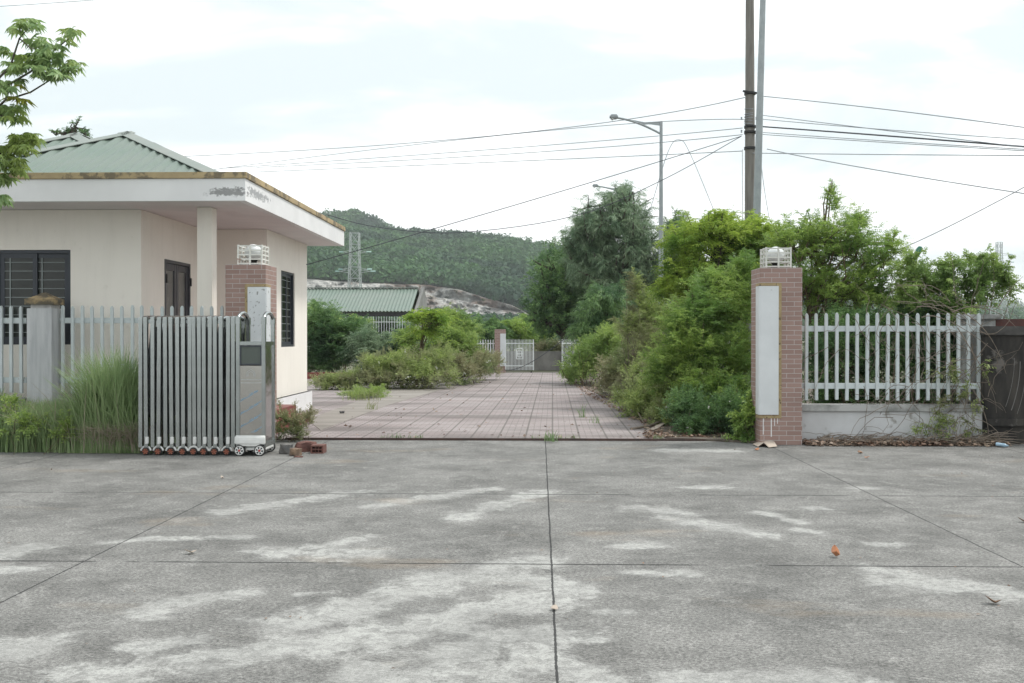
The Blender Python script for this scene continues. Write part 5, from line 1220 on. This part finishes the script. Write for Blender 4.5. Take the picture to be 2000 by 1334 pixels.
clusters = [(55, 50, 22, 14, 14), (30, 62, 16, 14, 6), (75, 88, 22, 14, 12), (100, 102, 26, 14, 14), (60, 125, 40, 22, 26), (95, 125, 30, 18, 18), (140, 68, 16, 12, 8), (125, 84, 12, 12, 4), (95, 150, 36, 12, 18), (145, 132, 18, 12, 10), (120, 148, 22, 12, 10), (22, 135, 16, 18, 8), (5, 105, 10, 10, 4), (10, 172, 16, 12, 8), (40, 165, 12, 6, 3), (20, 222, 32, 18, 22), (38, 240, 16, 10, 6), (45, 285, 26, 22, 22), (10, 300, 34, 26, 30), (20, 330, 30, 18, 20), (62, 275, 16, 14, 9), (0, 350, 26, 16, 14), (5, 395, 12, 12, 8), (-30, 200, 40, 60, 20), (-30, 330, 30, 60, 20)]
for (a, b_, sx, sy, k) in clusters:
    for _ in range(int(k*1.4)):
        x_, y_ = a+rr.uniform(-1, 1)*sx*.85, b_+rr.uniform(-1, 1)*sy*.7-8
        TP.append(at(x_, y_, Yt+rr.normal()*.22)); TD.append([rr.normal()*.8+.2, rr.normal()*.7, rr.normal()*.25-.05])
V = palmate(rr, np.array(TP), nrm(np.array(TD)), .76); link('foliage', npmesh('foliage', V, np.arange(len(V)).reshape(-1, 4)), LM['palm'], t)
yl = palmate(rr, np.array([at(38, 165, Yt), at(35, 190, Yt), at(44, 192, Yt), at(28, 188, Yt)]), nrm(np.array([[.5, -.3, 0], [.3, -.5, 0], [.6, .1, .1], [0, -.6, 0]])), 1.0); o = link('yellow_leaf', npmesh('yellow_leaf', yl, np.arange(len(yl)).reshape(-1, 4)), LM['yellow'], t)
plant('tree', 'treetop just showing above the green roof ridge at the left', 'tree', G(140, 27), [E(150, 246, 27, 12, 10, .4), E(128, 258, 27, 18, 8, .5), E(165, 262, 27, 12, 7, .4), E(110, 262, 27, 8, 6, .3)], 220, 'broad', 'dark', .65, 92, 8, .1, 'bark', [at(140, 400, 27), at(140, 300, 27), at(142, 262, 27)], cl=8)
# ================= SMALL THINGS =================
def lump(name, mat, c, s, seed, label, cat, group=None, flat=0):
    import bmesh
    bm = bmesh.new(); bmesh.ops.create_cube(bm, size=1); bmesh.ops.subdivide_edges(bm, edges=bm.edges[:], cuts=4, use_grid_fill=True); r = random.Random(seed)
    ph = [r.uniform(0, 6) for _ in range(6)]
    for v in bm.verts:
        k = 1+.10*math.sin(v.co.x*7+ph[0]+v.co.z*4)+.10*math.sin(v.co.y*9+ph[1]+v.co.x*3)+r.uniform(-.03, .03); n_ = v.co.normalized()*.62
        v.co = v.co.lerp(n_, .35)*k; v.co = Vector((v.co.x*s[0], v.co.y*s[1], max(v.co.z, -.5)*s[2]))
    bmesh.ops.rotate(bm, verts=bm.verts, matrix=Matrix.Rotation(r.uniform(-.5, .5), 3, 'Z')); me = bpy.data.meshes.new(name); bm.to_mesh(me); bm.free()
    zmin = min(v.co.z for v in me.vertices)
    for v in me.vertices: v.co += Vector((c[0], c[1], -zmin+c[2]))
    return tag(link(name, me, mat), label, cat, group)
c = gp(560, 886); lump('broken_brick', M['brickgrey'], c, (.16, .12, .12), 1, 'sooty grey broken brick nearest the folding gate', 'broken brick', 'brick rubble by the gate')
c = gp(594, 884); lump('broken_brick', M['brickred'], (c[0]-.0, c[1]+.16, 0), (.26, .16, .12), 2, 'long reddish broken brick behind the tan piece', 'broken brick', 'brick rubble by the gate')
c = gp(577, 890); lump('broken_brick', M['brickbrown'], c, (.14, .10, .09), 3, 'small tan broken brick in front of the rubble', 'broken brick', 'brick rubble by the gate')
c = gp(583, 893); lump('brick_chip', M['brickred'], c, (.11, .05, .014), 4, 'thin flat red brick chip lying in front of the rubble', 'brick chip')
# hollow brick with six holes facing the camera
c = gp(619, 886); b = MB(); w, h, l = .165, .105, .20; xs = [-w/2, -w/2+.020, -w/2+.058, -.0190, .0190, w/2-.058, w/2-.020, w/2]; zs = [0, .018, .047, .060, .088, h]
hx_ = [1, 3, 5]; hz_ = [1, 3]
for i in range(7):
    for j in range(5):
        if i in hx_ and j in hz_: continue
        b.box(c[0]+xs[i], c[0]+xs[i+1], c[1], c[1]+l, zs[j], zs[j+1])
b.box(c[0]-w/2+.002, c[0]+w/2-.002, c[1]+.06, c[1]+.08, .002, h-.002)
tag(b.build('hollow_brick', M['brickred']), 'red clay brick with six holes lying on the concrete beside the rubble', 'brick')
def leaf(name, px, py, s, mat, label, seed, up=.4, z=.0):
    r = random.Random(seed); c = gp(px, py, z); V = []; F = []; a = r.uniform(0, 6)
    n = 9; out = []
    for k in range(n):
        u = k/(n-1); w = math.sin(PI*u)**.8*.33; lift = up*abs(u-.4)**1.3
        V += [((u-.5)*s, -w*s, lift*s+.25*w*s*up+.006), ((u-.5)*s, 0, lift*s+.006), ((u-.5)*s, w*s, lift*s+.6*w*s*up+.006)]
    for k in range(n-1):
        for j in (0, 1): i = k*3+j; F.append((i, i+3, i+4, i+1))
    ca, sa = math.cos(a), math.sin(a); V = [(c[0]+x*ca-y*sa, c[1]+x*sa+y*ca, c[2]+z_) for x, y, z_ in V]
    b = MB(); b.v = V; b.f = F; o = b.build(name, M[mat], None, True); md = o.modifiers.new('s', 'SOLIDIFY'); md.thickness = .001
    return tag(o, label, 'dead leaf', 'single dead leaves on the concrete')
leaf('dead_leaf', 1632, 1088, .085, 'leaforange', 'curled orange leaf standing on the concrete right of centre', 3, 1.6)
leaf('dead_leaf', 372, 1082, .09, 'card', 'pale tan curled leaf lying left of centre near the cross joint', 5, .7)
leaf('dead_leaf', 1083, 1192, .06, 'card', 'pale curled leaf lying on the central joint', 8, .6)
leaf('dead_leaf', 1940, 1180, .085, 'leafdead', 'brown crumpled leaf lying in the lower right of the yard', 9, .9)
leaf('dead_leaf', 1998, 1020, .08, 'leafdead', 'brown leaf at the right edge of the yard', 12, .8)
leaf('dead_leaf', 1680, 886, .1, 'leafdead', 'brown leaf just in front of the leaf litter', 13, .6)
leaf('dead_leaf', 1478, 880, .09, 'leaforange', 'small orange-brown leaf before the right brick pillar', 14, .6)
leaf('dead_leaf', 1693, 895, .07, 'leaforange', 'small bright orange leaf before the picket fence wall', 15, .6)
leaf('dead_leaf', 434, 935, .05, 'card', 'tiny pale leaf on the concrete before the folding gate', 16, 1.0)
# cardboard scraps
b = MB(); Pq = [gp(*q, z=.006) for q in ((1478, 865), (1510, 867), (1518, 873), (1502, 875), (1492, 872), (1480, 873), (1470, 868))]
P2 = [np.array([p[0], p[1], .012+.05*((i % 3) == 1)]) for i, p in enumerate(Pq)]; cc = sum(P2)/len(P2)+np.array([0, 0, .03])
for i in range(len(P2)): b.quad(P2[i], P2[(i+1) % len(P2)], cc)
o = b.build('cardboard_scrap', M['card']); md = o.modifiers.new('s', 'SOLIDIFY'); md.thickness = .004; tag(o, 'torn crumpled piece of cardboard at the foot of the right brick pillar', 'cardboard')
# sticks and bark lying by the shrubs
def stick(label, P, r0_, mat='twig', name='stick'):
    P = [gp(px, py, z) for px, py, z in P]; b = MB(); b.tube(P, [r0_, r0_*.9, r0_*.5][:len(P)] if len(P) == 3 else [r0_*(1-.12*i) for i in range(len(P))], 7)
    tag(b.build(name, M[mat], None, True), label, 'stick', 'sticks lying beside the shrubs')
stick('thick pale fallen branch at the path edge under the shrubs', [(1232, 838, .02), (1268, 832, .05), (1300, 818, .1)], .022)
stick('thin curved dry stick rising behind the fallen branch', [(1258, 828, .03), (1250, 812, .10), (1243, 800, .16)], .010)
stick('thin dry stick lying right of the fallen branch', [(1272, 826, .03), (1265, 815, .08), (1258, 808, .12)], .009)
b = MB(); P = [gp(*q, z=.03) for q in ((1266, 839), (1292, 827), (1303, 829), (1280, 840))]
P = [np.array([p[0], p[1], .03+.02*i % .05]) for i, p in enumerate(P)]; b.quad(*P); o = b.build('bark_sheet', M['card']); md = o.modifiers.new('s', 'SOLIDIFY'); md.thickness = .008; tag(o, 'curled pale bark sheet lying beside the fallen branch', 'bark')
c = gp(1180, 772, .03); lump('stone', M['concpost'], (c[0], c[1], .02), (.16, .12, .1), 7, 'small pale stone at the right edge of the paving', 'stone')
c = gp(668, 809); lump('stone', M['brickgrey'], (c[0], c[1], .012), (.08, .07, .05), 9, 'small dark stone on the paving by the guardhouse', 'stone')
# plastic bottle
c = gp(1957, 874); b = MB(); b.lathe([(.001, -.10), (.030, -.10), (.033, -.09), (.033, -.02), (.029, -.01), (.033, .0), (.033, .05), (.014, .085), (.013, .105), (.001, .105)], (0, 0, 0), 16, 'x')
o = b.build('plastic_bottle', M['bottle'], None, True); o.location = (c[0], c[1]+.0, .035); o.scale = (.75, .75, .75); o.rotation_euler = (0, .1, -.6); tag(o, 'crushed pale blue plastic bottle among the twigs near the dark wall', 'bottle')
# planter kerb under the dark bush
b = MB(); b.box(X(598, 36), X(690, 36), 35.6, 35.75, 0, .24); tag(b.build('planter_kerb', M['redtile'], None, bevel=.01), 'low red tiled kerb under the dark bush beside the guardhouse', 'kerb')
# ================= HAZE =================
def haze(dens):
    b = MB(); b.box(-1500, 2600, -60, 1900, -1.2, 150); o = b.build('haze', None)
    m = bpy.data.materials.new('haze_air'); m.use_nodes = True; t = m.node_tree
    for n in list(t.nodes):
        if n.type != 'OUTPUT_MATERIAL': t.nodes.remove(n)
    v = t.nodes.new('ShaderNodeVolumePrincipled'); v.inputs['Color'].default_value = (.93, .985, 1, 1); v.inputs['Density'].default_value = dens; v.inputs['Anisotropy'].default_value = .2
    t.links.new(v.outputs[0], [n for n in t.nodes if n.type == 'OUTPUT_MATERIAL'][0].inputs['Volume'])
    o.data.materials.clear(); o.data.materials.append(m); tag(o, kind='stuff')
haze(.0003)
